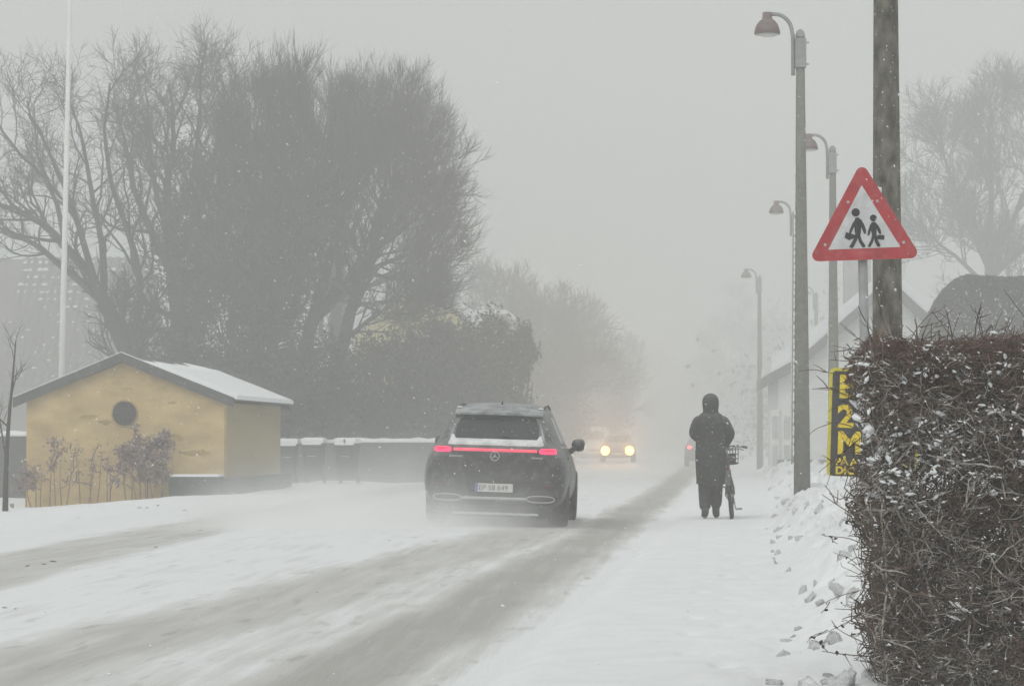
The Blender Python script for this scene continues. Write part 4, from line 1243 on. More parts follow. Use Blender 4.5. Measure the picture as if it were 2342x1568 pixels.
# ------------------------------------------------------------------ near hedge
def near_hedge():
    rng = np.random.default_rng(77)
    Y0, Y1 = 12.35, 13.05
    xl, xr = P(1978, 1200, 12.5).x, P(2600, 1200, 12.5).x
    zt = P(2100, 774, 12.4).z
    root = thing('hedge', 'bare brown twiggy hedge dusted with snow in the right foreground', 'hedge', ((xl + xr) / 2, 12.7, 0))
    hole = [(P(2150, 1106, 12.6), .13, .055), (P(2180, 1395, 12.6), .07, .07), (P(2088, 1050, 12.6), .10, .075), (P(2300, 1220, 12.6), .05, .04), (P(2110, 1290, 12.6), .04, .03), (P(2240, 1450, 12.6), .05, .03)]
    def keep(c):
        k = np.ones(len(c), bool)
        for h, a, b_ in hole:
            k &= ~((((c[:, 0] - h.x) / a) ** 2 + ((c[:, 2] - h.z) / b_) ** 2 < 1) & (rng.uniform(size=len(c)) < .97))
        return k
    def left(z): return xl + .022 * np.sin(z * 11 + 1) + .014 * np.sin(z * 27) + np.interp(z, [0, .35, .9, 1.3, 1.55, 1.72, 1.8], [.07, .01, -.02, .0, -.035, .01, .12]) 
    # upright stems and long wandering shoots
    n = 130
    x = rng.uniform(xl + .05, xr, n); y = rng.uniform(Y0 + .1, Y1 - .1, n)
    st = np.empty((n, 9, 3)); st[:, 0] = np.stack([x, y, np.full(n, -.05)], 1)
    d = nrm(np.stack([rng.normal(size=n) * .25, rng.normal(size=n) * .15, np.ones(n)], 1))
    for k in range(1, 9):
        d = nrm(d + rng.normal(size=d.shape) * .22 + np.array([0, 0, .12])); st[:, k] = st[:, k - 1] + d * .21
    st = st[keep(st[:, 5]) & keep(st[:, 6])]; n = len(st)
    lf = left(st[:, :, 2]) + .03
    st[:, :, 0] = np.where(st[:, :, 0] < lf, lf + (lf - st[:, :, 0]) * .7, st[:, :, 0]); st[:, :, 2] = np.minimum(st[:, :, 2], zt - .03)
    st[:, :, 1] = np.clip(st[:, :, 1], Y0 + .03, Y1)
    sr = rng.uniform(.005, .011, n)[:, None] * np.linspace(1, .4, 9)[None]
    np_mesh('stem', *tubes(st, sr, 5), M['hedge_grey'], root, smooth=True)
    def twigs(N, mtl, zr, L, rad, up, name, xr_=None, bias=1.0, side=1.0, front=1.5, patchy=False):
        z = zr[0] + (zr[1] - zr[0]) * rng.uniform(0, 1, N) ** bias
        lx = left(z)
        x = lx + (((xr_ or xr)) - lx) * rng.uniform(0, 1, N)
        y = Y0 + (Y1 - Y0) * rng.uniform(0, 1, N) ** front
        c = np.stack([x, y, z], 1)
        ok = keep(c) & (rng.uniform(size=N) > .75 * np.exp(-(x - lx) / .035))
        if patchy: ok &= rng.uniform(size=N) < np.clip((fbm(x * 6, z * 6 + y * 3, 3, 90) - .38) * 4.5, .06, 1)
        c = c[ok]; N = len(c)
        d = nrm(np.stack([rng.normal(size=N) * side, rng.normal(size=N) * .55 - .25, rng.normal(size=N) * .30 + up], 1))
        K = 6
        Li = rng.uniform(L[0], L[1], N)[:, None]
        p = np.empty((N, K, 3)); p[:, 0] = c
        for k in range(1, K):
            d = nrm(d + rng.normal(size=d.shape) * np.array([.40, .40, .40])); p[:, k] = p[:, k - 1] + d * Li / (K - 1)
        lim = left(p[:, :, 2]) - rng.exponential(.030, N)[:, None]
        p[:, :, 0] = np.where(p[:, :, 0] < lim, lim + (lim - p[:, :, 0]) * .6, p[:, :, 0])
        ztop = zt - .02 + .03 * np.sin(p[:, :, 0] * 9) + rng.exponential(.028, N)[:, None]
        p[:, :, 2] = np.where(p[:, :, 2] > ztop, ztop - (p[:, :, 2] - ztop) * .5, p[:, :, 2])
        r_ = rng.uniform(rad[0], rad[1], N)[:, None] * np.linspace(1, .45, K)[None]
        o = np_mesh(name, *tubes(p, r_, 3), mtl, root)
        tag(o, kind='stuff')
        return p, r_
    a, ra = twigs(6500, M['hedge_twig'], (-.06, zt), (.08, .30), (.002, .0046), 0, 'twigs')
    twigs(5500, M['hedge_twig'], (-.06, zt - .03), (.08, .34), (.002, .0045), 0, 'inner_twigs', front=.55)
    b2, rb = twigs(9000, M['hedge_grey'], (-.06, zt - .08), (.05, .20), (.0017, .0038), .0, 'pale_twigs', front=2.8, patchy=True)
    c3, rc = twigs(4200, M['hedge_red'], (zt - .48, zt), (.05, .18), (.0018, .0034), .35, 'red_twigs', bias=.45)
    tw = twigs(900, M['hedge_red'], (.1, zt - .3), (.08, .28), (.002, .004), .1, 'red_twigs')
    # longer wandering branches near the face, rime grey
    n = 90
    wb = np.empty((n, 10, 3)); zz = rng.uniform(.05, zt - .2, n)
    wb[:, 0] = np.stack([left(zz) + .05 + rng.uniform(0, .85, n), rng.uniform(Y0, Y0 + .12, n), zz], 1)
    d = nrm(np.stack([rng.choice([-1, 1], n) * 1.0, rng.normal(size=n) * .12, rng.normal(size=n) * .45], 1))
    for k in range(1, 10):
        d = nrm(d + rng.normal(size=d.shape) * .26); wb[:, k] = wb[:, k - 1] + d * rng.uniform(.035, .05)
    lf = left(wb[:, :, 2]) + .02
    wb[:, :, 0] = np.where(wb[:, :, 0] < lf, lf + (lf - wb[:, :, 0]) * .7, wb[:, :, 0]); wb[:, :, 1] = np.clip(wb[:, :, 1], Y0 - .03, Y0 + .3)
    tag(np_mesh('branches', *tubes(wb, rng.uniform(.0035, .0065, n)[:, None] * np.linspace(1, .5, 10)[None], 5), M['hedge_grey'], root, smooth=True), kind='stuff')
    # long stray shoots out of the top and left side
    sp = []
    for px, py, qx, qy in ((2010, 800, 1930, 750), (2010, 815, 1905, 790), (2000, 830, 1895, 822), (1985, 860, 1880, 850), (1990, 880, 1872, 890), (1980, 900, 1893, 942), (1968, 985, 1890, 965),
                           (1970, 1000, 1872, 1080), (1960, 1085, 1880, 1040), (2050, 790, 2010, 712), (2080, 780, 2140, 705), (2100, 790, 2185, 700), (2180, 790, 2160, 700), (2230, 790, 2245, 690),
                           (2250, 790, 2230, 705), (2290, 800, 2320, 720), (2010, 790, 1975, 725), (2060, 800, 2035, 730), (2330, 800, 2300, 735), (1965, 1185, 1880, 1130), (1965, 1240, 1885, 1225), (1975, 1400, 1850, 1460),
                           (1965, 1350, 1870, 1385), (1980, 1470, 1905, 1430), (1985, 1500, 1880, 1488), (1960, 1290, 1905, 1262), (2200, 800, 2310, 745), (2120, 800, 2095, 735), (2350, 800, 2345, 715)):
        yy = rng.uniform(12.36, 12.7)
        A, B = np.array(P(px, py, yy)), np.array(P(qx, qy, yy + rng.normal() * .1))
        sp.append(resample([A, (A + B) / 2 + rng.normal(size=3) * .012, B], 7))
        for k in range(2):
            t = rng.uniform(.4, .9); q = A * (1 - t) + B * t; e = q + (B - A) * .25 + rng.normal(size=3) * .035
            sp.append(resample([q, (q + e) / 2 + rng.normal(size=3) * .006, e], 7))
    for k in range(46):
        top = k < 26
        if top: px, py, dx, dz = rng.uniform(1990, 2400), 790, rng.normal() * .05, rng.uniform(.05, .17)
        else: px, py, dx, dz = 1985, rng.uniform(800, 1540), -rng.uniform(.04, .13), rng.normal() * .05
        A = np.array(P(px, py, rng.uniform(12.36, 12.8))); B = A + np.array([dx, rng.normal() * .03, dz])
        if not top: A[0] = left(A[2]) + .02; B[0] = A[0] + dx
        sp.append(resample([A, (A + B) / 2 + rng.normal(size=3) * .012, B], 7))
    sp = np.array(sp)
    sr = rng.uniform(.002, .0032, len(sp))[:, None] * np.linspace(1, .5, 7)[None]
    tag(np_mesh('shoots', *tubes(sp, sr, 4), M['hedge_twig'], root), kind='stuff')
    # buds on the lower left shoots
    bd = sp[rng.integers(0, len(sp), 120), rng.integers(3, 7, 120)]
    bd = bd[bd[:, 2] < .95]
    tag(np_mesh('buds', *leaf_quads(bd + rng.normal(size=bd.shape) * .004, .013, rng), M['bud'], root), kind='stuff')
    # withered leaves deep in the hedge
    N = 6000
    z = rng.uniform(.02, zt - .05, N); x = left(z) + (xr - left(z)) * rng.uniform(0.02, 1, N)
    c = np.stack([x, rng.uniform(Y0 + .05, Y1, N), z], 1); c = c[keep(c)]
    tag(np_mesh('withered_leaves', *leaf_quads(c, .017, rng), M['hedge_leaf'], root), kind='stuff')
    N = 900                                                          # brown leaves kept at the right end
    x = P(2330, 1200, 12.5).x + np.abs(rng.normal(size=N)) * .16 - .05
    c = np.stack([x, rng.uniform(Y0, Y0 + .3, N), rng.uniform(.1, 1.35, N)], 1)
    tag(np_mesh('brown_leaves', *leaf_quads(c, .018, rng), M['hedge_red'], root), kind='stuff')
    # snow caught on the twigs
    def snow_on(p, N, s, zmin, zmax, front=True):
        i = rng.integers(0, len(p), N * 3); k = rng.integers(1, p.shape[1] - 1, N * 3)
        q = p[i, k]; t = p[i, k + 1] - p[i, k]
        pt = fbm(q[:, 0] * 7, q[:, 2] * 7, 3, 44)
        ok = (q[:, 2] > zmin) & (q[:, 2] < zmax) & (q[:, 1] < Y0 + .42) & (rng.uniform(size=len(q)) < np.clip((pt - .38) * 5.5, .05, 1))
        q, t = q[ok][:N], t[ok][:N]
        t = nrm(t * np.array([1, 1, .5]))
        return q, t
    me_parts = []
    for p, N, s, z0, z1 in ((a, 1500, .0046, .95, zt), (a, 350, .0034, 0, 1.2), (b2, 2000, .005, .9, zt), (b2, 600, .0038, 0, 1.1), (c3, 900, .0045, 1.3, zt + .1), (b2, 260, .009, 1.0, zt - .05)):
        q, t = snow_on(p, N, s, z0, z1)
        n = len(q)
        sz = s * rng.lognormal(0, .45, n)
        l = sz * rng.uniform(.9, 3.0, n)
        K = 5
        path = q[:, None] + t[:, None] * (np.linspace(-1, 1, K)[None, :, None] * l[:, None, None]) + np.array([0, 0, 1.0]) * (sz * .5)[:, None, None]
        path += rng.normal(size=path.shape) * (sz * .22)[:, None, None]
        rad = sz[:, None] * np.array([.12, .62, .8, .62, .12])[None] * rng.uniform(.75, 1.2, (n, K))
        me_parts.append(tubes(path, rad, 6))
    for px, py, a_ in ((2060, 860, .036), (2045, 905, .03), (2165, 905, .034), (2150, 945, .04), (2095, 880, .028), (2190, 1385, .045), (2180, 1410, .04), (2210, 1395, .03), (2025, 830, .03), (2080, 905, .03), (2240, 1340, .02), (2305, 1390, .02), (2230, 940, .022), (2110, 985, .02)):
        q = np.array(P(px, py, 12.36)); n = 5; a_ = a_ * .8
        path = q + np.stack([np.linspace(-1, 1, n) * a_ * 1.1, rng.normal(size=n) * .004, -np.linspace(-1, 1, n) * a_ * .45 + rng.normal(size=n) * a_ * .12], 1)
        me_parts.append(tubes(path[None], (a_ * .26 * np.array([.2, .8, 1, .8, .2]) * rng.uniform(.7, 1.2, n))[None], 6))
    tag(np_mesh('snow_clumps', *merge(me_parts), M['snow_clump'], root, smooth=True), kind='stuff')
near_hedge()

# ------------------------------------------------------------------ cars
def eval_mesh(o):
    bpy.context.view_layer.update()
    dg = bpy.context.evaluated_depsgraph_get()
    me = bpy.data.meshes.new_from_object(o.evaluated_get(dg))
    return me

def car_body(root, stations, m, arches, wheel_r, half_w, name='body'):
    """stations: (y, z_bottom, half width low, half width max, z of max, half width belt, z belt, half width roof, z roof edge, z roof centre)"""
    rr = []
    for y, zb, wl, wm, zm, wb, zbelt, wr, zr, zc in stations:
        h = [(0, zb), (wl * .75, zb), (wl, zb + .06), (wm * .985, zb + (zm - zb) * .45), (wm, zm), ((wm + wb) / 2 + .012, zm + (zbelt - zm) * .6), (wb, zbelt), ((wb * .45 + wr * .55), zbelt + (zr - zbelt) * .55), (wr, zr), (wr * .72, zr + (zc - zr) * .62), (0, zc)]
        rr.append([(x, y, z) for x, z in h] + [(-x, y, z) for x, z in h[-2:0:-1]])
    mb = MB(); mb.rings(rr)
    o = mb.build(name, m, root)
    ss = o.modifiers.new('s', 'SUBSURF'); ss.levels = ss.render_levels = 2
    cut = MB()
    for y in arches:
        for s in (-1, 1):
            pts = [(s * (half_w - .34), y, wheel_r), (s * (half_w + .2), y, wheel_r)]
            cut.tube(pts, wheel_r + .055, 28)
    co = cut.build('cutter', M['car_trim'])
    bo = o.modifiers.new('b', 'BOOLEAN'); bo.object = co; bo.operation = 'DIFFERENCE'; bo.solver = 'EXACT'
    me = eval_mesh(o)
    o.modifiers.clear(); o.data = me
    bpy.data.objects.remove(co)
    me.polygons.foreach_set('use_smooth', [True] * len(me.polygons))
    me.materials.clear(); me.materials.append(m)
    bm = bmesh.new(); bm.from_mesh(me); tr = BVHTree.FromBMesh(bm); bm.free()
    return o, tr

def patch(name, tr, c4, r, n, k, axis, off, m, parent, sgn=1, inset=-.006):
    """a thin pad laid on the body: c4 four corners (u,v) lower-left, lower-right, upper-right, upper-left"""
    c4 = [Vector(c) for c in c4]
    V, F = [], []
    for j in range(k + 1):
        for i in range(n + 1):
            a, b_ = 2 * i / n - 1, 2 * j / k - 1
            a2, b2 = a * math.sqrt(1 - r * b_ * b_ / 2), b_ * math.sqrt(1 - r * a * a / 2)
            s_, t_ = (a2 + 1) / 2, (b2 + 1) / 2
            p = (c4[0] * (1 - s_) + c4[1] * s_) * (1 - t_) + (c4[3] * (1 - s_) + c4[2] * s_) * t_
            if axis == 'rear': hit = tr.ray_cast(Vector((p.x, -3, p.y)), Vector((0, 1, 0)))
            elif axis == 'front': hit = tr.ray_cast(Vector((p.x, 9, p.y)), Vector((0, -1, 0)))
            elif axis == 'top': hit = tr.ray_cast(Vector((p.x, p.y, 4)), Vector((0, 0, -1)))
            else: hit = tr.ray_cast(Vector((3 * sgn, p.x, p.y)), Vector((-sgn, 0, 0)))
            edge = i in (0, n) or j in (0, k)
            if hit[0] is None: q = V[-1] if V else (0, 0, 0)
            else: q = tuple(hit[0] + hit[1] * (inset if edge else off))
            V.append(q)
    for j in range(k):
        for i in range(n):
            a = j * (n + 1) + i
            F.append((a, a + 1, a + n + 2, a + n + 1))
    mb = MB(); mb.add(V, F)
    o = mb.build(name, m, parent, smooth=True)
    return o

def wheel(root, x, y, r, wd, side):
    m = MB(); h = wd / 2
    prof = [(r * .62, -h), (r * .9, -h), (r * .98, -h * .8), (r, -h * .4), (r, h * .4), (r * .98, h * .8), (r * .9, h), (r * .62, h)]
    rings = []
    for q, t in prof:
        rings.append([(x + t, y + q * math.cos(a), r + q * math.sin(a)) for a in np.linspace(0, 2 * math.pi, 28, endpoint=False)])
    m.rings(rings); w_ = m.build('wheel', M['tyre'], root, smooth=True)
    m = MB(); ox = x + side * (h - .02)
    m.tube([(ox - side * .06, y, r), (ox, y, r)], r * .2, 12)
    for k in range(10):
        a = 2 * math.pi * k / 10
        m.box((ox - side * .02, y + r * .38 * math.cos(a), r + r * .38 * math.sin(a)), (.025, r * .55, .05), rot=(a, 0, 0))
    m.build('rim', M['rim'], w_)
    return w_

def suv():
    Yr = 35.0
    cx = P(1127, 1100, Yr).x
    zg = float(gz(cx, Yr + 1))
    root = thing('dark_suv', 'black electric SUV seen from behind with red light bar driving through snow', 'car', (cx, Yr, zg - .005), (0, R(1.7), R(0.0)))
    #   y    zb   wl   wm   zm   wb  zbelt  wr   zr    zc
    st = [(.02, .40, .78, .86, .66, .78, .83, .55, .93, .95),
          (.03, .31, .82, .905, .66, .83, .93, .66, 1.03, 1.04),
          (.10, .26, .85, .95, .66, .875, .97, .70, 1.10, 1.115),
          (.24, .24, .87, .965, .68, .885, 1.00, .69, 1.16, 1.185),
          (.40, .23, .88, .972, .69, .885, 1.02, .665, 1.30, 1.33),
          (.60, .23, .88, .975, .70, .885, 1.03, .640, 1.46, 1.50),
          (.78, .23, .88, .975, .70, .885, 1.035, .625, 1.555, 1.60),
          (1.1, .23, .88, .97, .70, .885, 1.035, .63, 1.60, 1.645),
          (1.9, .23, .88, .96, .70, .88, 1.03, .645, 1.635, 1.69),
          (2.6, .23, .88, .96, .70, .88, 1.02, .64, 1.60, 1.665),
          (3.2, .23, .88, .96, .70, .88, 1.01, .63, 1.42, 1.50),
          (3.75, .23, .88, .96, .70, .87, .99, .66, 1.08, 1.14),
          (4.3, .24, .86, .95, .68, .84, .92, .64, .98, 1.02),
          (4.7, .26, .80, .90, .64, .76, .82, .60, .88, .90),
          (4.86, .34, .66, .76, .58, .62, .72, .5, .76, .78)]
    body, tr = car_body(root, st, M['car_black'], (.93, 3.96), .375, .965)
    for x in (-1, 1):
        for y in (.93, 3.96): wheel(root, x * .835, y, .375, .255, x)
    # glass
    rw = patch('rear_window', tr, [(-.625, 1.150), (.625, 1.150), (.55, 1.485), (-.55, 1.485)], .26, 24, 12, 'rear', .006, M['glass_dark'], root)
    for sg in (-1, 1):
        patch('side_window', tr, [(.72, 1.11), (1.55, 1.10), (1.5, 1.53), (1.02, 1.50)], .25, 10, 8, 'side', .005, M['glass_dark'], root, sg)
        patch('side_window', tr, [(1.62, 1.10), (3.25, 1.09), (2.75, 1.47), (1.62, 1.54)], .2, 14, 8, 'side', .005, M['glass_dark'], root, sg)
        patch('window_trim', tr, [(.60, 1.075), (3.3, 1.055), (3.3, 1.082), (.60, 1.102)], .0, 24, 2, 'side', .010, M['chrome'], root, sg)
    patch('windscreen', tr, [(-.66, 3.66), (.66, 3.66), (.58, 3.0), (-.58, 3.0)], .2, 12, 10, 'top', .006, M['glass_dark'], root)
    # snow and frost left by the wiper
    sn = patch('window_snow', tr, [(-.665, 1.085), (.665, 1.085), (.63, 1.165), (-.63, 1.165)], .12, 30, 6, 'rear', .028, M['car_snow'], root)
    for sg in (-1, 1):
        patch('window_snow', tr, [(sg * .625, 1.15), (sg * .66, 1.15), (sg * .575, 1.40), (sg * .558, 1.40)], .3, 6, 10, 'rear', .016, M['car_frost'], root)
        patch('window_snow', tr, [(sg * .52, 1.14), (sg * .64, 1.14), (sg * .60, 1.235), (sg * .575, 1.21)], .5, 8, 6, 'rear', .024, M['car_snow'], root)
    m = MB()                                                         # roof spoiler with frost
    rr = []
    for x in np.linspace(-.60, .60, 21):
        k = 1 - .10 * (x / .6) ** 2
        q_ = (x / .6) ** 2; rr.append([(x, .52 + .06 * q_, 1.50 - .012 * q_), (x, .51 + .06 * q_, 1.535 - .03 * q_), (x, .80, 1.625 - .055 * q_), (x, .86, 1.50)])
    m.rings(rr); m.build('spoiler', M['car_frost'], root, smooth=False)
    patch('roof_frost', tr, [(-.52, .88), (.52, .88), (.50, 2.2), (-.50, 2.2)], .15, 20, 14, 'top', .014, M['car_frost'], root)
    for sg in (-1, 1):
        m = MB(); m.tube([(sg * .575, 1.1, 1.585), (sg * .585, 1.25, 1.62), (sg * .60, 1.9, 1.655), (sg * .59, 2.6, 1.62), (sg * .585, 2.8, 1.55)], .016, 8); m.build('roof_rail', M['car_trim'], root, smooth=True)
        m = MB(); m.lathe([(.01, -.02), (.045, 0), (.035, .015), (.01, .022)], (sg * .555, .86, 1.592), 8, 1, 1.6); m.build('snow_lump', M['car_snow'], root)
    # shark fin, wiper
    m = MB(); m.prism([(-.015, 1.64), (.015, 1.64), (.004, 1.70)], 1.15, 1.30); m.build('antenna', M['car_trim'], root)
    m = MB(); m.tube([(.03, .185, 1.165), (.0, .20, 1.20), (.14, .225, 1.205), (.30, .235, 1.19)], .011, 6); m.build('wiper', M['car_trim'], root)
    # lights
    patch('light_bar', tr, [(-.565, 1.005), (.565, 1.005), (.56, 1.045), (-.56, 1.045)], .05, 40, 4, 'rear', .022, M['bar_red'], root, inset=.002)
    for sg in (-1, 1):
        tl = patch('taillight', tr, [(sg * .585, .985), (sg * .835, .985), (sg * .80, 1.058), (sg * .59, 1.058)], .5, 16, 6, 'rear', .026, M['tail_red'], root, inset=.002)
        patch('light_core', tr, [(sg * .63, 1.01), (sg * .79, 1.01), (sg * .77, 1.033), (sg * .635, 1.033)], .5, 10, 4, 'rear', .036, M['tail_core'], tl)
        patch('reflector', tr, [(sg * .62, .555), (sg * .80, .555), (sg * .80, .575), (sg * .62, .575)], .2, 8, 3, 'rear', .012, M['reflector'], root)
    # tailgate seam, plate recess, plate
    patch('plate_recess', tr, [(-.36, .44), (.36, .44), (.42, .66), (-.42, .66)], .18, 16, 8, 'rear', .005, M['car_trim'], root)
    hit = tr.ray_cast(Vector((0, -3, .52)), Vector((0, 1, 0)))[0]
    py_ = hit.y - .035
    m = MB(); m.box((0, py_, .525), (.505, .012, .112)); pl = m.build('number_plate', M['plate'], root)
    m = MB(); m.box((-.232, py_ - .008, .525), (.038, .004, .108)); m.build('plate_band', M['plate_blue'], pl)
    text_obj('plate_text', 'EP 58 649', .094, M['ink'], pl, (-.205, py_ - .008, .492), .001, 1.04)
    # star in a ring
    ez = .945; hy = tr.ray_cast(Vector((0, -3, ez)), Vector((0, 1, 0)))[0].y - .016
    m = MB(); ring = [(.058 * math.cos(a), hy, ez + .058 * math.sin(a)) for a in np.linspace(0, 2 * math.pi, 29)]
    m.tube(ring, .0065, 6)
    for a in (90, 210, 330):
        d = Vector((math.cos(R(a)), 0, math.sin(R(a)))); q = Vector((-d.z, 0, d.x)); c = Vector((0, hy, ez))
        m.add([c + q * .011, c - q * .011, c + d * .055, c + Vector((0, -.008, 0))], [(0, 2, 3), (2, 1, 3), (0, 1, 2)])
    m.build('badge', M['chrome'], root)
    for x0, n in ((-.60, 7), (.50, 6)):
        m = MB()
        for k in range(n):
            x = x0 + k * .026; hh = tr.ray_cast(Vector((x, -3, .935)), Vector((0, 1, 0)))[0]
            m.box((x, hh.y - .004, .935), (.017, .008, .024))
        m.build('model_badge', M['chrome'], root)
    # bumper trim: two oval outlets joined by a bright blade
    bl = .385
    def oval(cx_):
        pts = []
        for a in np.linspace(0, 2 * math.pi, 37):
            c_, s_ = math.cos(a), math.sin(a)
            x = cx_ + .185 * math.copysign(abs(c_) ** .75, c_); z = bl + .042 * math.copysign(abs(s_) ** .8, s_)
            h = tr.ray_cast(Vector((x, -3, z)), Vector((0, 1, 0)))[0]
            pts.append((x, (h.y if h else .1) - .012, z))
        m = MB(); m.tube(pts, .008, 6); return m
    for sg in (-1, 1):
        ov = oval(sg * .625).build('exhaust_trim', M['chrome'], root)
        patch('outlet', tr, [(sg * .46, bl - .03), (sg * .79, bl - .03), (sg * .79, bl + .03), (sg * .46, bl + .03)], .4, 12, 4, 'rear', .006, M['car_trim'], ov)
    patch('bumper_blade', tr, [(-.46, bl - .028), (.46, bl - .028), (.44, bl + .022), (-.44, bl + .022)], .1, 24, 3, 'rear', .016, M['chrome'], root)
    m = MB(); m.box((0, .30, .215), (1.50, .5, .15), taper=1.05); m.build('diffuser', M['car_trim'], root)
    m = MB(); m.rings([[(x, .04, .165), (x, .03, .19 + .006 * math.sin(x * 40)), (x, .10, .205), (x, .2, .17)] for x in np.linspace(-.56, .60, 24)]); m.build('snow_ledge', M['car_snow'], root)
    m = MB(); m.box((0, 2.4, .26), (1.5, 3.6, .12)); m.build('underbody', M['car_trim'], root)
    for sg in (-1, 1):                                               # mirrors
        m = MB(); rr = []
        for t, a_, b_ in ((0, .02, .02), (.12, .07, .075), (.5, .10, .095), (.85, .10, .085), (1, .05, .04)):
            x = sg * (.90 + .19 * t)
            rr.append([(x, 3.12 + .6 * a_ * math.cos(q), 1.115 + b_ * math.sin(q)) for q in np.linspace(0, 2 * math.pi, 14, endpoint=False)])
        m.rings(rr); mi = m.build('wing_mirror', M['car_black'], root, smooth=True)
        m = MB(); m.tube([(sg * .82, 3.15, 1.0), (sg * .90, 3.14, 1.03), (sg * .97, 3.13, 1.08)], [.05, .04, .035], 8); m.build('mirror_arm', M['car_trim'], mi)
        patch('door_seam', tr, [(1.585, .42), (1.597, .42), (1.597, 1.05), (1.585, 1.05)], 0, 2, 10, 'side', .003, M['car_trim'], root, sg)
        hh = tr.ray_cast(Vector((3 * sg, 1.3, .93)), Vector((-sg, 0, 0)))[0]
        m = MB(); m.box((hh.x + sg * .006, 1.3, .93), (.018, .2, .03)); m.build('door_handle', M['car_black'], root)
    for sg in (-1, 1):
        patch('headlight', tr, [(sg * .45, .70), (sg * .72, .70), (sg * .70, .78), (sg * .48, .78)], .3, 8, 4, 'front', .006, M['lamp_glass'], root)
suv()

def small_car(label, name, Y, px, m, front, lights, van=False, group=None):
    c = P(px, 1060, Y)
    rot = math.pi if front else 0
    root = thing(name, label, 'van' if van else 'car', (c.x, Y, float(gz(c.x, Y))), (0, 0, rot), group)
    if van:
        st = [(0, .35, .85, .92, .7, .90, 1.05, .80, 1.95, 2.02), (.1, .30, .88, .95, .7, .93, 1.05, .83, 2.0, 2.08), (3.2, .3, .88, .96, .7, .93, 1.05, .83, 2.0, 2.08),
              (3.7, .3, .88, .96, .7, .93, 1.05, .80, 1.9, 1.96), (4.3, .3, .88, .96, .7, .92, 1.05, .76, 1.30, 1.36), (4.8, .3, .86, .94, .7, .86, .95, .7, 1.02, 1.06), (5.0, .4, .75, .85, .62, .75, .85, .6, .9, .92)]
        arch, L = (.9, 4.1), 5.0
    else:
        st = [(0, .42, .7, .80, .62, .72, .82, .5, .92, .95), (.08, .3, .78, .86, .62, .80, .92, .58, 1.05, 1.08), (.4, .24, .82, .89, .64, .82, .95, .60, 1.28, 1.32), (.9, .22, .82, .90, .64, .82, .95, .58, 1.43, 1.48),
              (1.8, .22, .82, .90, .64, .82, .95, .58, 1.46, 1.52), (2.5, .22, .82, .90, .64, .82, .93, .58, 1.32, 1.38), (3.2, .22, .82, .90, .64, .80, .90, .60, .98, 1.02), (3.8, .24, .80, .88, .62, .76, .84, .58, .88, .91),
              (4.15, .28, .74, .82, .58, .68, .76, .52, .80, .82), (4.25, .36, .62, .72, .55, .56, .68, .45, .72, .73)]
        arch, L = (.75, 3.35), 4.25
    if front: pass
    body, tr = car_body(root, st, m, arch, .32, .9)
    for x in (-1, 1):
        for y in arch: wheel(root, x * .78, y, .32, .21, x)
    if van:
        patch('windscreen', tr, [(-.72, 1.18), (.72, 1.18), (.68, 1.75), (-.68, 1.75)], .15, 12, 8, 'front', .008, M['glass_dark'], root)
    else:
        patch('windscreen', tr, [(-.58, 1.02), (.58, 1.02), (.5, 1.36), (-.5, 1.36)], .2, 12, 8, 'front', .008, M['glass_dark'], root)
        patch('rear_window', tr, [(-.56, 1.06), (.56, 1.06), (.5, 1.36), (-.5, 1.36)], .2, 12, 8, 'rear', .008, M['glass_dark'], root)
    lens = []
    for sg in (-1, 1):
        hz = .66 if not van else .80
        if lights == 'rear':
            patch('taillight', tr, [(sg * .56, .80), (sg * .76, .80), (sg * .74, .93), (sg * .58, .93)], .3, 8, 6, 'rear', .02, M['tail_far'], root, inset=.004)
            h = tr.ray_cast(Vector((sg * .6, 9, .66)), Vector((0, -1, 0)))[0]
        hx = sg * .62
        h = tr.ray_cast(Vector((hx, 9, hz - .06)), Vector((0, -1, 0)))[0]
        q = MB(); rad = .22 if lights == 'front' else .07  # lit front discs oversized, the bloom of the lamp built into their size
        q.tube([(hx, h.y - .1, hz - .06), (hx, h.y + .03, hz - .06)], rad, 18)
        hl = q.build('headlight', {'front': M['head_on'], 'small': M['head_small']}.get(lights, M['lamp_glass']), root)
        lens.append((hl, hx, h.y + .08, hz - .06))
    patch('grille', tr, [(-.40, .48), (.40, .48), (.42, .60), (-.42, .60)], .2, 8, 4, 'front', .01, M['car_trim'], root)
    q = MB(); h = tr.ray_cast(Vector((0, 9, .44)), Vector((0, -1, 0)))[0]; q.box((0, h.y + .02, .44), (.5, .02, .11)); q.build('number_plate', M['plate'], root)
    if lights == 'front':
        for hl, hx, hy, hz in lens:
            ld = bpy.data.lights.new('headlight_beam', 'SPOT')
            ld.energy, ld.color, ld.spot_size, ld.spot_blend, ld.shadow_soft_size = 16000, (1.0, .46, .11), R(13), 1.0, .10
            lo = bpy.data.objects.new('headlight_beam', ld); COL.objects.link(lo); lo.parent = root
            lo.location = (hx, hy + .05, hz); lo.rotation_euler = (R(88), 0, 0)
            lo.rotation_euler = (R(92.2), 0, 0)
    return root
small_car('oncoming car with both yellow headlights glowing through the snowfall', 'oncoming_car', 138, 1416, M['car_grey'], True, 'front')
small_car('white van behind the oncoming car with a small pale light', 'white_van', 172, 1364, M['van_white'], True, 'small', van=True)
small_car('far car driving away, red tail light left of the person', 'receding_car', 116, 1612, M['car_grey'], False, 'rear')

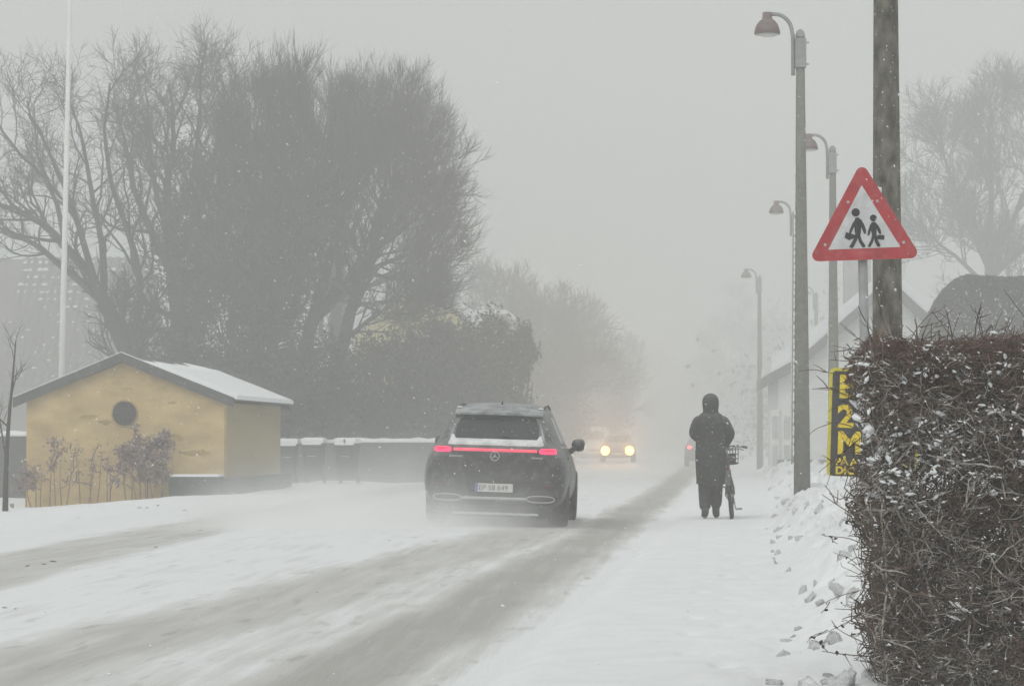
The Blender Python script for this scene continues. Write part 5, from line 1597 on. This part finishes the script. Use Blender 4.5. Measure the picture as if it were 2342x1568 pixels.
# ------------------------------------------------------------------ person and bicycle
def skin_mesh(name, joints, edges, m, parent, levels=2, root=0):
    me = bpy.data.meshes.new(name)
    me.from_pydata([j[:3] for j in joints], edges, [])
    o = bpy.data.objects.new(name, me); COL.objects.link(o)
    sk = o.modifiers.new('skin', 'SKIN'); sk.use_smooth_shade = True
    for i, j in enumerate(joints):
        v = me.skin_vertices[0].data[i]; v.radius = (j[3], j[4] if len(j) > 4 else j[3]); v.use_root = (i == root)
    sb = o.modifiers.new('sub', 'SUBSURF'); sb.levels = sb.render_levels = levels
    em = eval_mesh(o)
    o.modifiers.clear(); o.data = em
    em.materials.clear(); em.materials.append(m)
    em.polygons.foreach_set('use_smooth', [True] * len(em.polygons))
    o.parent = parent
    return o

def person():
    Y = 39.0
    c = P(1626, 1188, Y)
    zg = float(gz(c.x, Y))
    root = thing('person', 'person in a long dark hooded coat walking beside a bicycle, seen from behind', 'person', (c.x, Y, zg))
    # body: pelvis, spine, head, arms reaching forward to the handlebar, legs in a short stride
    J = [(0, 0, .93, .13, .11), (0, .01, 1.15, .13, .10), (0, .0, 1.38, .16, .11), (0, .03, 1.52, .06, .06), (0, .06, 1.60, .075, .085), (0, .07, 1.72, .085, .10),
         (-.17, .0, 1.46, .06), (-.25, -.02, 1.22, .048), (-.08, .30, 1.10, .036), (.06, .42, 1.06, .03),
         (.17, .0, 1.46, .06), (.28, -.02, 1.24, .048), (.20, .26, 1.10, .036), (.22, .42, 1.06, .03),
         (-.09, .0, .86, .085), (-.085, .04, .48, .062), (-.09, -.08, .10, .042), (-.09, .02, .035, .04), (-.09, .12, .03, .03),
         (.09, .0, .86, .085), (.08, .10, .48, .062), (.075, .12, .10, .042), (.08, .22, .035, .04), (.08, .32, .03, .03)]
    E = [(0, 1), (1, 2), (2, 3), (3, 4), (4, 5), (2, 6), (6, 7), (7, 8), (8, 9), (2, 10), (10, 11), (11, 12), (12, 13), (0, 14), (14, 15), (15, 16), (16, 17), (17, 18), (0, 19), (19, 20), (20, 21), (21, 22), (22, 23)]
    body = skin_mesh('body', J, E, M['skin'], root)
    # face turned down the street
    m = MB(); m.lathe([(.01, -.03), (.02, -.01), (.012, .03)], (0, .165, 1.68), 8); m.build('nose', M['skin'], root, smooth=True)
    for sg in (-1, 1):
        m = MB(); m.lathe([(.004, -.011), (.011, 0), (.004, .011)], (sg * .032, .155, 1.71), 8); m.build('eye', M['ink'], root)
        m = MB(); m.lathe([(.006, -.03), (.02, 0), (.006, .03)], (sg * .085, .07, 1.68), 8, .5, 1); m.build('ear', M['skin'], root)
    m = MB(); m.box((0, .158, 1.645), (.05, .012, .012)); m.build('mouth', M['reflector'], root)
    m = MB(); m.lathe([(.02, .10), (.075, .08), (.095, .03), (.095, -.04), (.08, -.10)], (0, .05, 1.72), 16, 1, 1.05); m.build('hair', M['hair'], root, smooth=True)
    # gloved hands: palm, four fingers and a thumb curled round the grips
    for hx, hy, hz in ((.08, .455, 1.05), (.24, .455, 1.05)):
        Jh = [(hx, hy - .05, hz, .03, .022), (hx, hy, hz + .012, .036, .02)]; Eh = [(0, 1)]
        for k, ln in enumerate((.92, 1.0, .95, .78)):
            fx = hx - .03 + .02 * k; b0 = len(Jh)
            Jh += [(fx, hy + .035, hz + .018, .0105), (fx, hy + .065 * ln, hz + .0, .0098), (fx, hy + .055 * ln, hz - .032, .0088)]
            Eh += [(1, b0), (b0, b0 + 1), (b0 + 1, b0 + 2)]
        b0 = len(Jh); Jh += [(hx - .045, hy, hz - .006, .012), (hx - .04, hy + .03, hz - .028, .0105)]; Eh += [(1, b0), (b0, b0 + 1)]
        skin_mesh('glove', Jh, Eh, M['glove'], root, 1)
    # coat: lofted rings with folds, hood, sleeves
    rng = random.Random(3)
    prof = [(.50, .205, .165, 0), (.54, .213, .17, 0), (.70, .222, .175, 0), (.86, .228, .175, 0), (.97, .226, .165, 0), (1.08, .215, .15, .0), (1.2, .215, .148, 0), (1.32, .225, .15, 0), (1.42, .222, .145, 0), (1.49, .20, .13, .0), (1.545, .155, .11, .01), (1.58, .10, .095, .02), (1.60, .085, .09, .03)]
    rr = []
    for i, (z, a, b_, yo) in enumerate(prof):
        ring = []
        for k in range(40):
            t = 2 * math.pi * k / 40
            f = 1 + (.022 * math.sin(3 * t + z * 4) + .016 * math.sin(7 * t + z * 9)) * (1 if z < 1.1 else .5) + rng.uniform(-.008, .008)
            ring.append((a * f * math.cos(t), yo + b_ * f * math.sin(t), z + (.018 * math.sin(2 * t + 1) if i < 2 else 0)))
        rr.append(ring)
    m = MB(); m.rings(rr); ct = m.build('coat', M['coat'], root, smooth=True)
    for sg, el, wr in ((-1, (-.265, -.03, 1.24), (-.02, .33, 1.08)), (1, (.295, -.03, 1.25), (.225, .33, 1.08))):
        skin_mesh('sleeve', [(sg * .12, 0, 1.47, .085, .09), (sg * .20, -.005, 1.435, .092, .092), ((sg * .20 + el[0]) / 2, -.02, 1.34, .082), (*el, .080), ((el[0] + wr[0]) / 2, .14, 1.16, .066), (*wr, .052)],
                  [(0, 1), (1, 2), (2, 3), (3, 4), (4, 5)], M['coat'], ct)
    # folds and seams of the coat back, belt line and hem band
    m = MB(); hem = [( .212 * math.cos(t), .172 * math.sin(t), .515 + .018 * math.sin(2 * t + 1)) for t in np.linspace(0, 2 * math.pi, 41)]
    m.tube(hem, .010, 6); m.build('hem', M['coat'], ct, smooth=True)
    m = MB(); m.tube([(.216 * math.cos(t), .153 * math.sin(t), 1.10) for t in np.linspace(0, 2 * math.pi, 41)], .011, 6); m.build('waist_seam', M['coat'], ct, smooth=True)
    for sg in (-1, 1):
        m = MB(); m.box((sg * .125, -.158, .93), (.13, .012, .055), rot=(.05, 0, sg * -.28)); m.build('pocket_flap', M['coat'], ct)
    hp = [(1.53, .135, .12, .02), (1.56, .118, .112, .015), (1.60, .112, .118, .015), (1.66, .121, .13, .015), (1.72, .123, .135, .02), (1.78, .113, .125, .03), (1.82, .086, .10, .04), (1.845, .045, .055, .05), (1.852, .01, .012, .05)]
    rr = []
    for z, a, b_, yo in hp:
        rr.append([(a * (1 + rng.uniform(-.012, .012)) * math.cos(t), yo + b_ * math.sin(t) - (.02 if math.sin(t) > .75 and 1.6 < z < 1.8 else 0), z) for t in np.linspace(0, 2 * math.pi, 28, endpoint=False)])
    m = MB(); m.rings(rr); m.build('hood', M['coat'], ct, smooth=True)
    for sg, kn, an in ((-1, (-.095, .05, .48), (-.085, -.06, .12)), (1, (.085, .10, .48), (.075, .11, .12))):
        skin_mesh('trouser_leg', [(sg * .09, 0, .86, .105), (*kn, .102), ((kn[0] + an[0]) / 2, (kn[1] + an[1]) / 2, .30, .098), (*an, .086)], [(0, 1), (1, 2), (2, 3)], M['trousers'], root)
        skin_mesh('boot', [(an[0], an[1], .20, .062), (an[0], an[1] - .01, .07, .058, .052), (an[0] + sg * .01, an[1] + .09, .05, .052, .045), (an[0] + sg * .015, an[1] + .19, .042, .045, .036)], [(0, 1), (1, 2), (2, 3)], M['boot'], root)
    # bicycle
    bx = c.x + .30
    bk = thing('bicycle', 'dark upright bicycle with front basket pushed by the hooded person', 'bicycle', (bx, Y - .22, zg), (0, R(-4.5), R(-2)))
    rw, WB = .345, 1.08
    def whl(y):
        m = MB(); rr = []
        for q in np.linspace(0, 2 * math.pi, 37):
            rr.append((0, y + rw * math.cos(q), rw + rw * math.sin(q)))
        m.tube(rr, .024, 8); w_ = m.build('wheel', M['tyre'], bk, smooth=True)
        m = MB(); m.tube([(0, y + (rw - .03) * math.cos(q), rw + (rw - .03) * math.sin(q)) for q in np.linspace(0, 2 * math.pi, 37)], .011, 6); m.build('rim', M['bike_metal'], w_)
        m = MB()
        for k in range(28):
            q = 2 * math.pi * k / 28; m.tube([((-1) ** k * .025, y, rw), (0, y + (rw - .035) * math.cos(q), rw + (rw - .035) * math.sin(q))], .0016, 3)
        m.tube([(-.06, y, rw), (.06, y, rw)], .02, 8)
        m.build('spokes', M['bike_metal'], w_)
        m = MB()
        for q0, q1 in ((.15, 2.7),):
            pr = [(y + (rw + .035) * math.cos(q), rw + (rw + .035) * math.sin(q)) for q in np.linspace(q0, q1, 16)]
            m.rings([[(-.03, a, b_ - .01), (0, a, b_ + .006), (.03, a, b_ - .01), (0, a, b_ - .004)] for a, b_ in pr])
        m.build('mudguard', M['bike'], bk)
    whl(0); whl(WB)
    m = MB()
    bb, st_, hd0, hd1 = (0, .44, .30), (0, .30, .78), (0, WB - .20, .62), (0, WB - .25, .92)
    m.tube([bb, st_], .018, 8); m.tube([bb, (0, .65, .40), hd0], .021, 8); m.tube([(0, .34, .62), (0, .6, .62), hd0], .018, 8); m.tube([hd0, hd1], .022, 8)
    for s_ in (-1, 1):
        m.tube([(s_ * .02, .44, .30), (s_ * .06, 0, rw)], .011, 6); m.tube([(s_ * .02, .33, .70), (s_ * .06, 0, rw)], .010, 6)
        m.tube([(s_ * .03, WB - .19, .60), (s_ * .055, WB - .08, .45), (s_ * .055, WB, rw)], .012, 6)
    m.build('frame', M['bike'], bk, smooth=True)
    m = MB(); m.rings([[(-.02, .52, .86), (.02, .52, .86), (.02, .52, .89), (-.02, .52, .89)], [(-.05, .36, .85), (.05, .36, .85), (.05, .36, .90), (-.05, .36, .90)], [(-.10, .20, .86), (.10, .20, .86), (.10, .20, .92), (-.10, .20, .92)], [(-.07, .15, .88), (.07, .15, .88), (.07, .15, .91), (-.07, .15, .91)]])
    m.tube([(0, .30, .70), (0, .29, .86)], .013, 8); m.build('saddle', M['bike'], bk, smooth=True)
    hz = 1.04
    m = MB(); m.tube([(-.29, WB - .42, hz - .01), (-.24, WB - .34, hz + .005), (-.12, WB - .27, hz), (0, WB - .26, hz - .02), (.12, WB - .27, hz), (.24, WB - .34, hz + .005), (.29, WB - .42, hz - .01)], .012, 8); m.tube([hd1, (0, WB - .26, hz - .02)], .014, 8)
    hb = m.build('handlebar', M['bike_metal'], bk, smooth=True)
    for s_ in (-1, 1):
        m = MB(); m.tube([(s_ * .245, WB - .35, hz + .004), (s_ * .30, WB - .44, hz - .012)], .019, 8); m.build('grip', M['bike'], hb)
        m = MB(); m.tube([(s_ * .17, WB - .28, hz - .02), (s_ * .25, WB - .30, hz - .05)], .008, 6); m.build('brake_lever', M['bike_metal'], hb)
    # basket: rails, uprights, floor
    m = MB(); y0, y1, wb = WB - .20, WB + .08, .175
    for z, k in ((.80, .86), (.87, .90), (.94, .94), (1.01, .97), (1.065, 1.0)):
        q = [(-wb * k, y0, z), (wb * k, y0, z), (wb * k, y1, z), (-wb * k, y1, z), (-wb * k, y0, z)]
        m.tube(q, .010 if z > 1.05 or z < .81 else .006, 5)
    for k in range(9):
        x = -wb + 2 * wb * k / 8
        for y in (y0, y1): m.tube([(x * .86, y, .80), (x, y, 1.065)], .006, 4)
    for y in np.linspace(y0, y1, 6):
        for s_ in (-1, 1): m.tube([(s_ * wb * .86, y, .80), (s_ * wb, y, 1.065)], .006, 4)
    bs = m.build('basket', M['basket'], bk)
    m = MB(); m.box((0, (y0 + y1) / 2, .81), (wb * 1.7, y1 - y0, .012)); m.box((-.02, (y0 + y1) / 2 - .02, .87), (wb * 1.6, (y1 - y0) * .85, .17), taper=.95); m.build('bag', M['coat'], bs)
    m = MB(); m.tube([(-.05, .44, .30), (.055, .44, .30)], .02, 8); m.tube([(.05, .44, .30), (.065, .44 - .03, .135)], .009, 6); m.tube([(-.05, .44, .30), (-.065, .47, .465)], .009, 6)
    cr = m.build('crank', M['bike_metal'], bk)
    for x, y, z in ((.115, .41, .13), (-.115, .47, .47)):
        m = MB(); m.box((x, y, z), (.095, .075, .025)); m.build('pedal', M['bike_metal'], cr)
    m = MB(); m.rings([[(.035, .0, .42), (.05, .0, .42), (.05, .0, .28), (.035, .0, .28)], [(.035, .25, .42), (.05, .25, .42), (.05, .25, .21), (.035, .25, .21)], [(.035, .52, .40), (.05, .52, .40), (.05, .52, .21), (.035, .52, .21)], [(.035, .56, .33), (.05, .56, .33), (.05, .56, .28), (.035, .56, .28)]]); m.build('chain_guard', M['bike'], bk)
    m = MB(); m.box((0, -.06, .735), (.045, .03, .05)); m.build('rear_light', M['reflector'], bk)
person()

# ------------------------------------------------------------------ haze, blowing snow, flakes
def volume_box(name, lo, hi, label):
    m = MB(); c = [(a + b_) / 2 for a, b_ in zip(lo, hi)]; m.box((0, 0, 0), [b_ - a for a, b_ in zip(lo, hi)])
    mt = bpy.data.materials.new(name + '_air'); mt.use_nodes = True
    N, L = nodes_of(mt)
    N.remove(N['Principled BSDF'])
    v = N.new('ShaderNodeVolumePrincipled')
    v.inputs['Color'].default_value = (0.985, 0.99, 0.98, 1)
    L.new(v.outputs[0], N['Material Output'].inputs['Volume'])
    o = m.build(name, mt); o.location = c
    tag(o, label, kind='stuff')
    return o, mt, v
hz_, hm, hv = volume_box('haze', (-1700, -320, -1.6), (1700, 2700, 20), 'even grey snow haze filling the air')
hv.inputs['Density'].default_value = HAZE
hv.inputs['Anisotropy'].default_value = 0.35

sq, sqm, sqv = volume_box('far_haze', (-90, 60, -.9), (80, 420, 17), 'added second haze volume, tinted darker, that fades the far end of the road')
sqv.inputs['Density'].default_value = 0.0078  # extra haze added so the distance fades while near things stay dark
sqv.inputs['Color'].default_value = (0.87, 0.883, 0.876, 1)  # darker volume colour puts the distant murk into the haze itself

def spray(name, lo, hi, label, dens, hgt, core, rad, yk):
    o, mt, v = volume_box(name, lo, hi, label)
    N, L = nodes_of(mt)
    tc = N.new('ShaderNodeTexCoord')
    def mth(op, a, b_=None, c=None):
        n = N.new('ShaderNodeMath'); n.operation = op
        for i, x in enumerate((a, b_, c)):
            if x is None: continue
            if isinstance(x, (int, float)): n.inputs[i].default_value = x
            else: L.new(x, n.inputs[i])
        return n.outputs[0]
    sx = N.new('ShaderNodeSeparateXYZ'); L.new(tc.outputs['Object'], sx.inputs[0])
    half = [(b_ - a) / 2 for a, b_ in zip(lo, hi)]
    ctr = [(a + b_) / 2 for a, b_ in zip(lo, hi)]
    zz = mth('ADD', sx.outputs['Z'], half[2])
    fz = mth('POWER', 2.718, mth('MULTIPLY', zz, -1.0 / hgt))
    top = mth('SUBTRACT', 1.0, mth('DIVIDE', zz, 2 * half[2]))
    dx = mth('DIVIDE', mth('SUBTRACT', sx.outputs['X'], core[0] - ctr[0]), rad[0])
    dy = mth('DIVIDE', mth('SUBTRACT', sx.outputs['Y'], core[1] - ctr[1]), rad[1])
    r2 = mth('ADD', mth('MULTIPLY', dx, dx), mth('MULTIPLY', dy, dy))
    fr = mth('MAXIMUM', mth('SUBTRACT', 1.0, r2), 0.0)
    nz = N.new('ShaderNodeTexNoise'); nz.inputs['Scale'].default_value = yk; nz.inputs['Detail'].default_value = 2
    L.new(tc.outputs['Object'], nz.inputs['Vector'])
    nn = mth('MAXIMUM', mth('MULTIPLY_ADD', nz.outputs['Fac'], 3.0, -0.9), 0.0)
    d = mth('MULTIPLY', mth('MULTIPLY', mth('MULTIPLY', fz, top), fr), mth('MULTIPLY', nn, dens))
    L.new(d, v.inputs['Density'])
    return o
spray('snow_spray', (-7.2, 30.5, -.1), (-.4, 42, 1.5), 'cloud of loose snow whirled up around the wheels of the dark car', 3.4, .36, (-4.0, 34.7), (2.75, 4.2), 1.3)
spray('drifting_snow', (-13, 40, -.2), (3, 78, 2.4), 'low veil of drifting snow over the road beyond the dark car', 0.042, .75, (-5, 60), (7.8, 18), .35)

def flakes():
    rng = np.random.default_rng(99)
    N = 14000
    C = np.stack([rng.uniform(-9, 5, N), rng.uniform(8, 42, N), rng.uniform(.1, 6.5, N)], 1)
    s = rng.lognormal(math.log(.0025), .3, N)[:, None]
    ax = nrm(np.array([.8, .1, -.6]) + rng.normal(size=(N, 3)) * .25)
    u = nrm(np.cross(ax, rng.normal(size=(N, 3)))); q = np.cross(ax, u)
    V = np.stack([C + ax * s * 2.0, C - ax * s * 2.0, C + u * s, C - u * s, C + q * s, C - q * s], 1).reshape(-1, 3)
    f = np.array([(0, 2, 4), (0, 4, 3), (0, 3, 5), (0, 5, 2), (1, 4, 2), (1, 3, 4), (1, 5, 3), (1, 2, 5)])
    F = (np.arange(N)[:, None, None] * 6 + f[None]).reshape(-1, 3)
    tag(np_mesh('snowfall', V, F, M['flake']), 'snowflakes driven through the air', kind='stuff')
flakes()
